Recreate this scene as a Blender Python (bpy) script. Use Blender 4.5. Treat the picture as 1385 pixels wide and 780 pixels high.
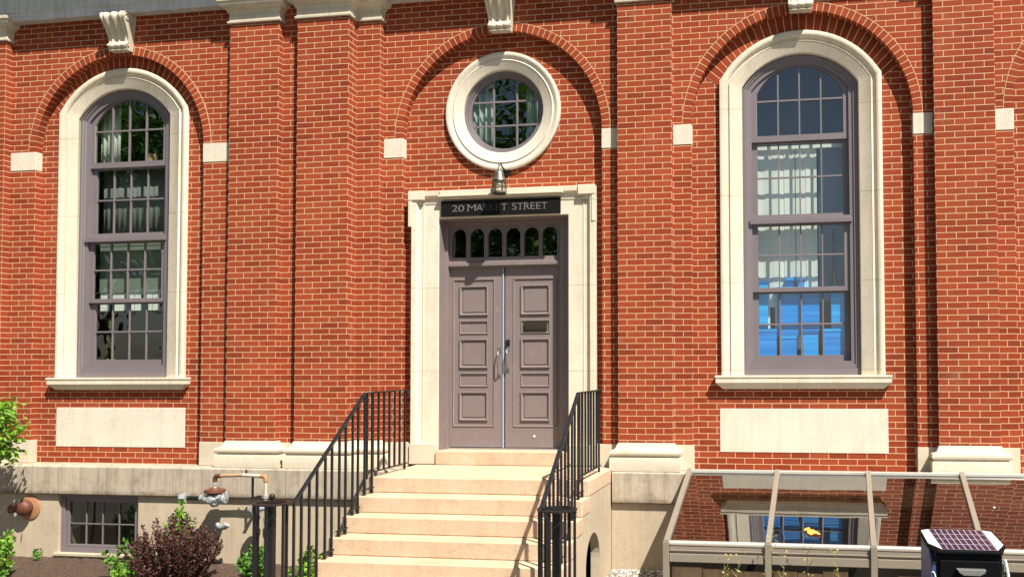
import bpy, bmesh, math, random
from mathutils import Vector, Matrix
random.seed(7)
for o in list(bpy.data.objects): bpy.data.objects.remove(o)
S = bpy.context.scene
COL = S.collection
R = math.radians
pi = math.pi
# ------------------------------------------------------------------ camera
f_px, yaw, tilt, roll, ppx, ppy, CZ, CD = 1168.02, -.158444, .0341289, -.0045238, 883.95, 458.87, 1.9, 10.0
fw = Vector((math.sin(yaw)*math.cos(tilt), math.cos(yaw)*math.cos(tilt), math.sin(tilt)))
rt = Vector((math.cos(yaw), -math.sin(yaw), 0)); up = rt.cross(fw)
r2 = math.cos(roll)*rt+math.sin(roll)*up; u2 = -math.sin(roll)*rt+math.cos(roll)*up
cd = bpy.data.cameras.new('camera'); cam = bpy.data.objects.new('camera', cd); COL.objects.link(cam)
M3 = Matrix((r2, u2, -fw)).transposed()
cam.matrix_world = Matrix.Translation((0, -CD, CZ)) @ M3.to_4x4()
cd.sensor_width = 36; cd.lens = 36*f_px/1385
cd.shift_x = (692.5-ppx)/1385; cd.shift_y = (ppy-390)/1385
cd.clip_start = .05; cd.clip_end = 600
S.camera = cam
# ------------------------------------------------------------------ light
SUNV = Vector((1.08, -1.0, 2.0)).normalized()
w = bpy.data.worlds.new('World'); S.world = w; w.use_nodes = True
nt = w.node_tree; bg = nt.nodes['Background']
sky = nt.nodes.new('ShaderNodeTexSky'); sky.sky_type = 'NISHITA'; sky.sun_disc = False
sky.sun_elevation = math.asin(SUNV.z); sky.sun_rotation = math.atan2(SUNV.x, SUNV.y)
nt.links.new(sky.outputs[0], bg.inputs[0]); bg.inputs[1].default_value = .05
sl = bpy.data.lights.new('sun', 'SUN'); sun = bpy.data.objects.new('sun', sl); COL.objects.link(sun)
sl.energy = 5.0; sl.angle = R(.5); sl.color = (1, .95, .86)
sun.rotation_euler = SUNV.to_track_quat('Z', 'Y').to_euler(); sun.location = (8, -8, 14)
S.view_settings.view_transform = 'Standard'; S.view_settings.look = 'None'
S.view_settings.exposure = 1.05; S.view_settings.gamma = 1
try: S.view_settings.use_curve_mapping = False
except Exception: pass

# ------------------------------------------------------------------ materials
class N:
    def __init__(s, name):
        s.m = bpy.data.materials.new(name); s.m.use_nodes = True
        s.t = s.m.node_tree; s.b = s.t.nodes['Principled BSDF']; s.out = s.t.nodes['Material Output']
    def n(s, typ, **kw):
        x = s.t.nodes.new(typ)
        for k, v in kw.items():
            if k.startswith('i_'):
                key = k[2:].replace('_', ' ')
                x.inputs[int(key) if key.isdigit() else key].default_value = v
            else: setattr(x, k, v)
        return x
    def l(s, a, b): s.t.links.new(a, b)
    def uv(s): return s.n('ShaderNodeTexCoord').outputs['UV']
    def ob(s): return s.n('ShaderNodeTexCoord').outputs['Object']
    def noise(s, vec, scale, detail=4, rough=.55):
        x = s.n('ShaderNodeTexNoise'); x.inputs['Scale'].default_value = scale
        x.inputs['Detail'].default_value = detail; x.inputs['Roughness'].default_value = rough
        s.l(vec, x.inputs['Vector']); return x.outputs['Fac']
    def ramp(s, fac, stops):
        x = s.n('ShaderNodeValToRGB'); e = x.color_ramp.elements
        while len(e) < len(stops): e.new(.5)
        for el, (p, c) in zip(e, stops): el.position = p; el.color = (c if len(c) == 4 else (*c, 1))
        s.l(fac, x.inputs[0]); return x.outputs[0]
    def mix(s, a, b, fac, mode='MIX'):
        x = s.n('ShaderNodeMix', data_type='RGBA', blend_type=mode)
        for sock, v in ((x.inputs[0], fac), (x.inputs[6], a), (x.inputs[7], b)):
            if hasattr(v, 'is_output'): s.l(v, sock)
            else: sock.default_value = v if not isinstance(v, tuple) else (*v, 1)
        return x.outputs[2]
    def math(s, op, a, b=0.0, c=None):
        x = s.n('ShaderNodeMath', operation=op)
        for i, v in enumerate((a, b) if c is None else (a, b, c)):
            if hasattr(v, 'is_output'): s.l(v, x.inputs[i])
            else: x.inputs[i].default_value = v
        return x.outputs[0]
    def bump(s, h, strength=.5, dist=.01):
        x = s.n('ShaderNodeBump'); x.inputs['Strength'].default_value = strength
        x.inputs['Distance'].default_value = dist; s.l(h, x.inputs['Height']); s.l(x.outputs[0], s.b.inputs['Normal'])
    def fin(s, col=None, rough=.7, metal=0.0, spec=.5):
        if col is not None:
            if hasattr(col, 'is_output'): s.l(col, s.b.inputs['Base Color'])
            else: s.b.inputs['Base Color'].default_value = (*col, 1)
        if hasattr(rough, 'is_output'): s.l(rough, s.b.inputs['Roughness'])
        else: s.b.inputs['Roughness'].default_value = rough
        s.b.inputs['Metallic'].default_value = metal
        s.b.inputs['Specular IOR Level'].default_value = spec
        return s.m
BW, BH = .2127, .0702
def brick_mat(name, bw=BW, bh=BH, off=.5):
    a = N(name); uv = a.uv()
    # wobble the joints slightly so that they are not ruler straight
    nz = a.n('ShaderNodeTexNoise'); nz.inputs['Scale'].default_value = 9; a.l(uv, nz.inputs['Vector'])
    vm = a.n('ShaderNodeVectorMath', operation='MULTIPLY_ADD'); a.l(nz.outputs['Color'], vm.inputs[0])
    vm.inputs[1].default_value = (.006, .005, 0); 
    sub = a.n('ShaderNodeVectorMath', operation='SUBTRACT'); a.l(uv, sub.inputs[0]); sub.inputs[1].default_value = (.003, .0025, 0)
    a.l(sub.outputs[0], vm.inputs[2])
    b = a.n('ShaderNodeTexBrick'); a.l(vm.outputs[0], b.inputs['Vector'])
    b.offset = off; b.offset_frequency = 2; b.squash = 1
    b.inputs['Color1'].default_value = (0, 0, 0, 1); b.inputs['Color2'].default_value = (1, 1, 1, 1)
    b.inputs['Mortar'].default_value = (.5, .5, .5, 1); b.inputs['Scale'].default_value = 1
    b.inputs['Mortar Size'].default_value = .0046; b.inputs['Mortar Smooth'].default_value = .25
    b.inputs['Brick Width'].default_value = bw; b.inputs['Row Height'].default_value = bh
    rnd = a.n('ShaderNodeRGBToBW'); a.l(b.outputs['Color'], rnd.inputs[0])
    c = a.ramp(rnd.outputs[0], [(0, (.195, .031, .010)), (.2, (.245, .038, .011)), (.6, (.275, .045, .013)), (.9, (.300, .057, .018)), (1, (.24, .046, .015))])
    fine = a.noise(uv, 85, 5, .7); c = a.mix(c, a.ramp(fine, [(.25, (.75, .72, .72)), (.75, (1.2, 1.2, 1.2))]), 1.0, 'MULTIPLY')
    big = a.noise(a.ob(), .9, 6, .65); c = a.mix(c, a.ramp(big, [(.3, (.80, .77, .75)), (.7, (1.12, 1.12, 1.12))]), 1.0, 'MULTIPLY')
    bl = a.noise(a.ob(), 3.2, 6, .75); c = a.mix(c, (.30, .17, .11), a.math('MULTIPLY', a.ramp(bl, [(.58, (0, 0, 0)), (.78, (1, 1, 1))]), .35))
    mo = a.mix((.53, .32, .165), (.64, .43, .25), a.noise(uv, 30, 3))
    c = a.mix(c, mo, b.outputs['Fac'])
    h = a.math('SUBTRACT', a.math('MULTIPLY', fine, .25), b.outputs['Fac'])
    a.bump(h, .65, .006)
    return a.fin(c, .88, spec=.25)
def stone_mat(name, base, base2, streak=0, speck=0, joint=0, rough=.8, bumpy=.25, stain=0, grime=0):
    a = N(name); ob = a.ob()
    c = a.mix(base, base2, a.ramp(a.noise(ob, 2.2, 6, .65), [(.32, (0, 0, 0)), (.7, (1, 1, 1))]))
    c = a.mix(c, a.ramp(a.noise(ob, 60, 4, .7), [(.3, (.86, .86, .86)), (.7, (1.08, 1.08, 1.08))]), 1.0, 'MULTIPLY')
    if speck:
        v = a.noise(ob, 95, 3, .9)
        c = a.mix(c, a.ramp(v, [(.34, (.55, .5, .48)), (.46, (1, 1, 1)), (.58, (1, 1, 1)), (.7, (1.18, 1.15, 1.1))]), speck, 'MULTIPLY')
    if streak:
        mp = a.n('ShaderNodeMapping'); a.l(ob, mp.inputs[0]); mp.inputs['Scale'].default_value = (14, 14, .9)
        v = a.noise(mp.outputs[0], 1.0, 5, .7)
        c = a.mix(c, a.ramp(v, [(.36, (.42, .38, .34)), (.56, (1, 1, 1))]), streak, 'MULTIPLY')
    if stain:
        v = a.noise(ob, 5, 6, .75); c = a.mix(c, a.ramp(v, [(.5, (1, 1, 1)), (.75, (.55, .48, .4))]), stain, 'MULTIPLY')
    if joint:
        sx = a.n('ShaderNodeSeparateXYZ'); a.l(ob, sx.inputs[0])
        fr = a.math('FRACT', a.math('DIVIDE', a.math('ADD', sx.outputs[2], .16), joint))
        m = a.math('MULTIPLY', a.math('LESS_THAN', fr, .006/joint), a.math('LESS_THAN', sx.outputs[2], 5.15))
        c = a.mix(c, (.2, .16, .12), a.math('MULTIPLY', m, .7))
    if grime:
        sx = a.n('ShaderNodeSeparateXYZ'); a.l(ob, sx.inputs[0])
        g = a.math('ADD', a.math('MULTIPLY', a.math('SUBTRACT', sx.outputs[2], grime), 7.0), a.math('MULTIPLY', a.noise(ob, 9, 6, .8), 1.3))
        c = a.mix(c, a.ramp(g, [(.55, (.42, .37, .31)), (.95, (1, 1, 1))]), .8, 'MULTIPLY')
    a.bump(a.noise(ob, 120, 4, .7), bumpy, .004)
    return a.fin(c, rough, spec=.3)
def paint_mat(name, base, rough=.45, wear=.3, metal=0.0, wearcol=(.3, .26, .22)):
    a = N(name); ob = a.ob()
    c = a.mix(base, tuple(x*.8 for x in base), a.noise(ob, 3, 5))
    mp = a.n('ShaderNodeMapping'); a.l(ob, mp.inputs[0]); mp.inputs['Scale'].default_value = (1, 1, .25)
    c = a.mix(c, wearcol, a.math('MULTIPLY', a.ramp(a.noise(mp.outputs[0], 22, 6, .75), [(.58, (0, 0, 0)), (.72, (1, 1, 1))]), wear))
    a.bump(a.noise(ob, 45, 4), .15, .003)
    return a.fin(c, rough, metal)
def plain(name, base, rough=.5, metal=0.0, spec=.5, var=.15):
    a = N(name); c = a.mix(base, tuple(x*(1-var) for x in base), a.noise(a.ob(), 12, 4))
    return a.fin(c, rough, metal, spec)
def glass_mat(name, refl=.12, tint=(.55, .6, .58), grazing=.9, wav=.012):
    a = N(name); t = a.t; t.nodes.remove(a.b)
    tr = a.n('ShaderNodeBsdfTransparent'); tr.inputs[0].default_value = (*tint, 1)
    gl = a.n('ShaderNodeBsdfGlossy'); gl.inputs['Roughness'].default_value = .012; gl.inputs[0].default_value = (1, 1, 1, 1)
    bp = a.n('ShaderNodeBump'); bp.inputs['Strength'].default_value = .5; bp.inputs['Distance'].default_value = wav
    a.l(a.noise(a.ob(), 1.6, 2), bp.inputs['Height']); a.l(bp.outputs[0], gl.inputs['Normal'])
    lw = a.n('ShaderNodeLayerWeight'); lw.inputs[0].default_value = .5
    mr = a.math('MULTIPLY_ADD', a.math('POWER', lw.outputs['Facing'], 3.0), grazing-refl, refl)
    mx = a.n('ShaderNodeMixShader'); a.l(mr, mx.inputs[0]); a.l(tr.outputs[0], mx.inputs[1]); a.l(gl.outputs[0], mx.inputs[2])
    a.l(mx.outputs[0], a.out.inputs[0]); return a.m
def leaf_mat(name, a1, a2, trans=.3):
    a = N(name)
    g = a.n('ShaderNodeNewGeometry'); c = a.mix(a1, a2, g.outputs['Random Per Island'])
    a.fin(c, .5, spec=.4)
    tl = a.n('ShaderNodeBsdfTranslucent'); a.l(c, tl.inputs[0])
    mx = a.n('ShaderNodeMixShader'); mx.inputs[0].default_value = trans
    a.l(a.b.outputs[0], mx.inputs[1]); a.l(tl.outputs[0], mx.inputs[2]); a.l(mx.outputs[0], a.out.inputs[0]); return a.m

BRICK = brick_mat('brick')
RING = brick_mat('arch_brick', bw=.13, off=0)
RADIAL = brick_mat('radial_brick', bw=.85, off=0)
LIME = stone_mat('limestone', (.67, .59, .455), (.61, .53, .40), joint=1.02, streak=.12, stain=.3)
LIMEP = stone_mat('limestone_panel', (.64, .575, .46), (.60, .53, .42), bumpy=.12, streak=.15, stain=.2)
BASE = stone_mat('base_stone', (.56, .49, .37), (.50, .43, .32), stain=.3)
GRAN = stone_mat('water_table_stone', (.46, .39, .29), (.38, .32, .25), streak=.5, speck=.4, stain=.7, grime=.385)
FOUND = stone_mat('foundation_stone', (.50, .41, .29), (.43, .35, .25), streak=.15, speck=.6, stain=.3)
STEP = stone_mat('step_granite', (.53, .375, .245), (.58, .44, .305), speck=.9, stain=.45, streak=.12, bumpy=.15)
ENT = stone_mat('entablature_paint', (.62, .63, .60), (.52, .53, .51), streak=.35, stain=.3)
CAPS = stone_mat('capital_stone', (.60, .53, .40), (.50, .45, .35), streak=.25, stain=.35)
PURP = paint_mat('window_paint', (.172, .145, .152), .45, .12)
DOORP = paint_mat('door_paint', (.205, .160, .152), .5, .7, wearcol=(.33, .25, .2))
IRON = paint_mat('black_iron', (.008, .008, .009), .45, .25, wearcol=(.06, .045, .04))
STEEL = plain('bright_steel', (.55, .55, .55), .3, .9)
BRONZE = paint_mat('bronze_frame', (.235, .195, .150), .42, .4, wearcol=(.33, .28, .22))
WGLASS = glass_mat('window_glass', .12, (.84, .88, .86), .9, .014)
RGLASS = glass_mat('roof_glass', .27, (.30, .27, .22), .95, .003)
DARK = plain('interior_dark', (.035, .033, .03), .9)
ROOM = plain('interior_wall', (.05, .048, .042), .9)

# ------------------------------------------------------------------ mesh builder
class MB:
    def __init__(s): s.v = []; s.f = []; s.uv = []
    def poly(s, pts, uv=None):
        i = len(s.v); s.v += [tuple(p) for p in pts]; s.f.append(tuple(range(i, i+len(pts))))
        if uv is None: uv = s.auto(pts)
        s.uv.append(uv)
    def auto(s, pts, u0=0, v0=0):
        a, b, c = Vector(pts[0]), Vector(pts[1]), Vector(pts[2]); n = (b-a).cross(c-a)
        ax = max(range(3), key=lambda k: abs(n[k]))
        if ax == 1: return [(p[0]-u0, p[2]-v0) for p in pts]
        if ax == 0: return [(p[1]-u0, p[2]-v0) for p in pts]
        return [(p[0]-u0, p[1]) for p in pts]
    def box(s, x0, x1, y0, y1, z0, z1):
        A = [(x0, y0, z0), (x1, y0, z0), (x1, y1, z0), (x0, y1, z0), (x0, y0, z1), (x1, y0, z1), (x1, y1, z1), (x0, y1, z1)]
        for q in ((0, 1, 5, 4), (1, 2, 6, 5), (2, 3, 7, 6), (3, 0, 4, 7), (4, 5, 6, 7), (3, 2, 1, 0)): s.poly([A[k] for k in q])
    def obox(s, c, sx, sy, sz, rot):
        i = len(s.v)
        A = []
        for dx, dy, dz in ((-1, -1, -1), (1, -1, -1), (1, 1, -1), (-1, 1, -1), (-1, -1, 1), (1, -1, 1), (1, 1, 1), (-1, 1, 1)):
            A.append(Vector(c)+rot @ Vector((dx*sx/2, dy*sy/2, dz*sz/2)))
        for q in ((0, 1, 5, 4), (1, 2, 6, 5), (2, 3, 7, 6), (3, 0, 4, 7), (4, 5, 6, 7), (3, 2, 1, 0)): s.poly([A[k] for k in q])
    def bar(s, p, q, wx, wy):   # rectangular bar between two points
        p, q = Vector(p), Vector(q); d_ = (q-p); L = d_.length; r = d_.to_track_quat('Z', 'X').to_matrix()
        ref = Vector((1, 0, 0)); z = d_.normalized(); x = (ref-z*ref.dot(z))
        if x.length < 1e-3: x = Vector((0, 1, 0))
        x.normalize(); y = z.cross(x); r = Matrix((x, y, z)).transposed()
        s.obox((p+q)/2, wx, wy, L, r)
    def tube(s, pts, r, n=10, cap=True):
        pts = [Vector(p) for p in pts]; rs = r if isinstance(r, (list, tuple)) else [r]*len(pts); rings = []
        prev = None
        for k, p in enumerate(pts):
            if k == 0: t = pts[1]-pts[0]
            elif k == len(pts)-1: t = pts[-1]-pts[-2]
            else: t = (pts[k+1]-pts[k]).normalized()+(pts[k]-pts[k-1]).normalized()
            t.normalize()
            if prev is None:
                x = t.cross(Vector((0, 0, 1)));
                if x.length < .1: x = t.cross(Vector((0, 1, 0)))
            else: x = prev-t*prev.dot(t)
            x.normalize(); prev = x; y = t.cross(x)
            rings.append([p+x*rs[k]*math.cos(2*pi*j/n)+y*rs[k]*math.sin(2*pi*j/n) for j in range(n)])
        i = len(s.v)
        for rg in rings: s.v += [tuple(v) for v in rg]
        for k in range(len(rings)-1):
            for j in range(n):
                a = i+k*n+j; b = i+k*n+(j+1) % n
                s.f.append((a, b, b+n, a+n)); s.uv.append([(0, 0), (1, 0), (1, 1), (0, 1)])
        if cap:
            s.f.append(tuple(i+j for j in reversed(range(n)))); s.uv.append([(0, 0)]*n)
            s.f.append(tuple(i+(len(rings)-1)*n+j for j in range(n))); s.uv.append([(0, 0)]*n)
    def lathe(s, prof, c, axis='z', n=24):   # prof (r,h)
        i = len(s.v); c = Vector(c)
        for r, h in prof:
            for j in range(n):
                a = 2*pi*j/n; x, y = r*math.cos(a), r*math.sin(a)
                s.v.append(tuple(c+(Vector((x, y, h)) if axis == 'z' else Vector((x, -h, y)) if axis == 'y' else Vector((h, x, y)))))
        for k in range(len(prof)-1):
            for j in range(n):
                a = i+k*n+j; b = i+k*n+(j+1) % n; s.f.append((a, b, b+n, a+n)); s.uv.append([(0, 0), (1, 0), (1, 1), (0, 1)])
    def sweep(s, path, prof, plane='xz', closed=False, pclosed=True, flip=False, cap=True):
        # path: 2d points travelled so that 'outward' is to the left of travel; prof: (outward offset, third coordinate)
        n = len(path); mit = []
        for k in range(n):
            P = Vector(path[k]); 
            a = Vector(path[k-1]) if (k > 0 or closed) else None; b = Vector(path[(k+1) % n]) if (k < n-1 or closed) else None
            def nor(u, v): d_ = (v-u).normalized(); return Vector((-d_.y, d_.x))
            if a is None: m = nor(P, b)
            elif b is None: m = nor(a, P)
            else:
                n1, n2 = nor(a, P), nor(P, b); m = (n1+n2); m = m/max(.2, m.length_squared/2)
                # m scaled so that m.n1 == 1
            mit.append(m)
        L = [0]
        for k in range(1, n+1): L.append(L[-1]+(Vector(path[k % n])-Vector(path[k-1])).length)
        def pt(k, q):
            o, t = prof[q]; v = Vector(path[k % n])+mit[k % n]*o
            return (v.x, t, v.y) if plane == 'xz' else (v.x, v.y, t)
        m = len(prof); kk = n if closed else n-1; qq = m if pclosed else m-1
        pl = [0]
        for q in range(1, m+1): pl.append(pl[-1]+(Vector(prof[q % m])-Vector(prof[q-1])).length)
        for k in range(kk):
            for q in range(qq):
                pts = [pt(k, q), pt(k+1, q), pt(k+1, (q+1) % m), pt(k, (q+1) % m)]
                uv = [(pl[q], L[k]), (pl[q], L[k+1]), (pl[q+1], L[k+1]), (pl[q+1], L[k])]
                s.poly(pts, uv)
        if not closed and cap and pclosed:
            for k in (0, n-1): s.poly([pt(k, q) for q in range(m)])
    def build(s, name, mat, parent=None, bevel=0, smooth=False, weld=True):
        me = bpy.data.meshes.new(name); me.from_pydata(s.v, [], s.f)
        ul = me.uv_layers.new(name='UVMap'); k = 0
        for face in s.uv:
            for u in face: ul.data[k].uv = u; k += 1
        bm = bmesh.new(); bm.from_mesh(me)
        if weld: bmesh.ops.remove_doubles(bm, verts=bm.verts, dist=1e-5)
        bmesh.ops.recalc_face_normals(bm, faces=bm.faces); bm.to_mesh(me); bm.free()
        if isinstance(mat, (list, tuple)):
            for x in mat: me.materials.append(x)
        else: me.materials.append(mat)
        o = bpy.data.objects.new(name, me); COL.objects.link(o)
        if parent: o.parent = parent
        if smooth:
            for p in me.polygons: p.use_smooth = True
            try: me.set_sharp_from_angle(angle=R(40))
            except Exception: pass
        if bevel:
            b = o.modifiers.new('b', 'BEVEL'); b.width = bevel; b.segments = 2; b.limit_method = 'ANGLE'; b.angle_limit = R(40)
        return o
def tag(o, label=None, cat=None, group=None, kind=None):
    if label: o['label'] = label
    if cat: o['category'] = cat
    if group: o['group'] = group
    if kind: o['kind'] = kind
    return o
def thing(name, label, cat, loc=(0, 0, 0), group=None):
    o = bpy.data.objects.new(name, None); COL.objects.link(o); o.empty_display_size = .1
    return tag(o, label, cat, group)   # origins stay at the world origin: every mesh is modelled at its place
def arc(cx, cz, r, a0, a1, n): return [(cx+r*math.cos(a0+(a1-a0)*k/n), cz+r*math.sin(a0+(a1-a0)*k/n)) for k in range(n+1)]

# ------------------------------------------------------------------ measures (metres)
d = .1016
WL, WC = -2*d, 0.0            # wall planes: left wing, middle and right
ZB = .725                     # bottom of the brickwork
ZT = 6.47                     # underside of the entablature
SPR = 4.768                   # springing of the arches
PIL = [(-11.3, -10.115, -3*d), (-6.888, -6.230, -3*d), (-5.975, -5.300, -3*d), (-5.300, -4.990, -d), (-2.0, -1.358, -d), (1.595, 2.242, -d)]
ARCH = [(-8.527, 1.212, WL, -10.115, -6.888), (-3.473, 1.262, WC, -4.99, -2.0), (.122, 1.259, WC, -1.358, 1.595), (3.715, 1.26, WC, 2.242, 5.2)]

B = thing('brick_building', 'red brick institutional building with pale stone trim, arched windows and a grey double door', 'building')

# ---- flat wall with an arch-shaped hole (z up to ZT)
def wall_with_arch(mb, x0, x1, y, cx, r, zs, z0, z1, u0, nseg=48, rise=None):
    def q(a, b, c, e): 
        pts = [a, b, c, e]; mb.poly([(p[0], y, p[1]) for p in pts], [(p[0]-u0, p[1]-ZB) for p in pts])
    q((x0, z0), (cx-r, z0), (cx-r, z1), (x0, z1)); q((cx+r, z0), (x1, z0), (x1, z1), (cx+r, z1))
    ps = arc(cx, zs, r, pi, 0, nseg) if rise is None else seg_arc(cx, r, zs, rise, nseg)
    for k in range(nseg): q(ps[k], ps[k+1], (ps[k+1][0], z1), (ps[k][0], z1))
def seg_arc(cx, hw, zs, rise, n):
    rr = (hw*hw+rise*rise)/(2*rise); cz = zs+rise-rr; a = math.asin(hw/rr)
    return arc(cx, cz, rr, pi/2+a, pi/2-a, n)
ws = MB(); wcm = MB(); jl = MB(); jc = MB()
for i, (cx, r, y, x0, x1) in enumerate(ARCH):
    m = MB(); wall_with_arch(m, x0, x1, y, cx, r, SPR, ZB, ZT, cx-r)
    # jambs of the arch (the step back to the recess)
    for sx in (-1, 1):
        X = cx+sx*r; m.poly([(X, y, ZB), (X, y+d, ZB), (X, y+d, SPR), (X, y, SPR)], [(0, 0), (d, 0), (d, SPR-ZB), (0, SPR-ZB)])
    m.build('wall', BRICK, B)
    # soffit
    m = MB(); ps = arc(cx, SPR, r, pi, 0, 64)
    for k in range(64):
        a, b = ps[k], ps[k+1]; l0, l1 = r*pi*k/64, r*pi*(k+1)/64
        m.poly([(a[0], y-.004, a[1]), (b[0], y-.004, b[1]), (b[0], y+d, b[1]), (a[0], y+d, a[1])], [(.008, l0), (.008, l1), (.11, l1), (.11, l0)])
        c = arc(cx, SPR, r+.108, pi, 0, 64); e, g = c[k], c[k+1]
        m.poly([(a[0], y-.004, a[1]), (b[0], y-.004, b[1]), (g[0], y-.004, g[1]), (e[0], y-.004, e[1])], [(.010, l0), (.010, l1), (.135, l1), (.135, l0)])
        m.poly([(e[0], y-.004, e[1]), (g[0], y-.004, g[1]), (g[0], y, g[1]), (e[0], y, e[1])], [(.0, l0), (.0, l1), (.0, l1), (.0, l0)])
    m.build('arch_ring', RING, B)
# strip between the first two pilasters
m = MB(); m.poly([(-6.23, WL, ZB), (-5.975, WL, ZB), (-5.975, WL, ZT), (-6.23, WL, ZT)], [(0, 0), (.255, 0), (.255, ZT-ZB), (0, ZT-ZB)]); m.build('wall', BRICK, B)
# pilaster shafts
def shaft(x0, x1, yf, yl, yr):
    m = MB(); H = ZT-ZB
    W_ = x1-x0; k = W_/round(W_/(BW/2))/(BW/2)
    m.poly([(x0, yf, ZB), (x1, yf, ZB), (x1, yf, ZT), (x0, yf, ZT)], [(0, 0), (W_/k, 0), (W_/k, H), (0, H)])
    if yl is not None: m.poly([(x0, yl, ZB), (x0, yf, ZB), (x0, yf, ZT), (x0, yl, ZT)], [(yf-yl, 0), (0, 0), (0, H), (yf-yl, H)])
    if yr is not None: m.poly([(x1, yf, ZB), (x1, yr, ZB), (x1, yr, ZT), (x1, yf, ZT)], [(.0, 0), (yr-yf, 0), (yr-yf, H), (.0, H)])
    m.build('pilaster', BRICK, B)
shaft(*PIL[0], None, WL); shaft(*PIL[1], WL, WL); shaft(*PIL[2], WL, -d); shaft(*PIL[3], None, WC); shaft(*PIL[4], WC, WC); shaft(*PIL[5], WC, WC)
# imposts
for (x0, x1, y, jx) in [(-10.11, -9.739, WL, 1), (-7.315, -6.893, WL, -1), (-4.985, -4.735, WC, 1), (-2.211, -2.003, WC, -1), (-1.354, -1.137, WC, 1), (1.381, 1.591, WC, -1), (2.246, 2.455, WC, 1)]:
    m = MB(); m.box(x0-(.004 if jx < 0 else 0), x1+(.004 if jx > 0 else 0), y-.007, y+d-.002, 4.530, 4.768); m.build('impost', LIMEP, B, bevel=.004)
# ---- recess back walls, with window holes
HWI = .665                    # half width of the stone opening
ZK, ZC = 5.20, 5.562          # shoulder and crown of the window opening
def recess(cx, r, y, hole):
    m = MB(); u0 = cx-r-.05; ra = r+.03; n = 60
    def q(a, b, c, e): m.poly([(p[0], y, p[1]) for p in (a, b, c, e)], [(p[0]-u0, p[1]-ZB) for p in (a, b, c, e)])
    top = 6.12
    if hole == 'win':
        h = HWI+.03; z0 = 1.80
        q((cx-ra, ZB), (cx-h, ZB), (cx-h, top), (cx-ra, top)); q((cx+h, ZB), (cx+ra, ZB), (cx+ra, top), (cx+h, top))
        q((cx-h, ZB), (cx+h, ZB), (cx+h, z0), (cx-h, z0))
        ps = seg_arc(cx, h, ZK, ZC-ZK+.02, 20)
        for k in range(20): q(ps[k], ps[k+1], (ps[k+1][0], top), (ps[k][0], top))
    elif hole == 'door':
        h = .845; dx = -3.453; z0 = 3.78; oc = (-3.472, 5.066); ro = .54
        q((cx-ra, ZB), (dx-h, ZB), (dx-h, z0), (cx-ra, z0)); q((dx+h, ZB), (cx+ra, ZB), (cx+ra, z0), (dx+h, z0))
        q((cx-ra, z0), (cx+ra, z0), (cx+ra, 4.5), (cx-ra, 4.5)); q((cx-ra, 5.64), (cx+ra, 5.64), (cx+ra, top), (cx-ra, top))
        q((cx-ra, 4.5), (oc[0]-ro, 4.5), (oc[0]-ro, 5.64), (cx-ra, 5.64)); q((oc[0]+ro, 4.5), (cx+ra, 4.5), (cx+ra, 5.64), (oc[0]+ro, 5.64))
        for k in range(24):
            a0, a1 = pi-pi*k/24, pi-pi*(k+1)/24
            A = (oc[0]+ro*math.cos(a0), ro*math.sin(a0)); Bp = (oc[0]+ro*math.cos(a1), ro*math.sin(a1))
            q((A[0], oc[1]+A[1]), (Bp[0], oc[1]+Bp[1]), (Bp[0], 5.64), (A[0], 5.64)); q((A[0], 4.5), (Bp[0], 4.5), (Bp[0], oc[1]-Bp[1]), (A[0], oc[1]-A[1]))
    else: q((cx-ra, ZB), (cx+ra, ZB), (cx+ra, top), (cx-ra, top))
    m.build('recess_wall', BRICK, B)
    if hole == 'win':   # fan of upright bricks round the window head
        m = MB(); zc = 4.50; yy = y-.003; t0 = R(38); t1 = pi-t0; n = 40
        for k in range(n):
            a0 = t1+(t0-t1)*k/n; a1 = t1+(t0-t1)*(k+1)/n
            def P(rr, a): return (cx+rr*math.cos(a), yy, zc+rr*math.sin(a))
            def edge(a):    # out to just behind the arch soffit
                dz = zc-SPR; b_ = dz*math.sin(a); rr = -b_+math.sqrt(b_*b_-dz*dz+(r+.02)**2); return rr
            q4 = [P(1.10, a0), P(1.10, a1), P(edge(a1), a1), P(edge(a0), a0)]
            m.poly(q4, [(.05, a0*1.16), (.05, a1*1.16), (.4, a1*1.16), (.4, a0*1.16)])
        m.build('arch_brickwork', RADIAL, B)
for i, (cx, r, y, x0, x1) in enumerate(ARCH): recess(cx, r, y+d, ('win', 'door', 'win', None)[i])

# ---- entablature, capitals, bases
for (x0, x1, y) in [(-12, -5.11, -.33), (-5.11, 5.2, -.13)]:
    m = MB(); m.sweep([(y, 6.47), (y, 6.575)], [(0, x0), (0, x1)], pclosed=False) if 0 else None
    prof = [(y, 6.465), (y, 6.565), (y-.018, 6.575), (y-.018, 6.80), (y-.06, 6.84), (y-.30, 6.95), (y-.34, 7.15), (.5, 7.15), (.5, 6.465)]
    n = len(prof)
    for k in range(n):
        a, b = prof[k], prof[(k+1) % n]; m.poly([(x0, *a), (x1, *a), (x1, *b), (x0, *b)], [(x0, k), (x1, k), (x1, k+1), (x0, k+1)])
    m.poly([(x0, *p) for p in prof]); m.poly([(x1, *p) for p in prof])
    m.build('entablature', ENT, B, bevel=.004)
capP = [(0, 6.225), (.028, 6.230), (.030, 6.252), (.012, 6.262), (.012, 6.355), (.030, 6.372), (.034, 6.392), (.060, 6.400), (.088, 6.425), (.102, 6.455), (.104, 6.475), (.116, 6.480), (.118, 6.520), (0, 6.525)]
basP = [(0, 1.045), (.012, 1.03), (.030, .985), (.050, .968), (.078, .962), (.092, .945), (.094, .925), (.086, .905), (.066, .895), (.064, .884), (.086, .878), (.092, .868), (.092, .727), (0, .727)]
def around(x0, x1, yf, yl, yr): return [(x1, yr), (x1, yf), (x0, yf), (x0, yl)][::-1]
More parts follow.
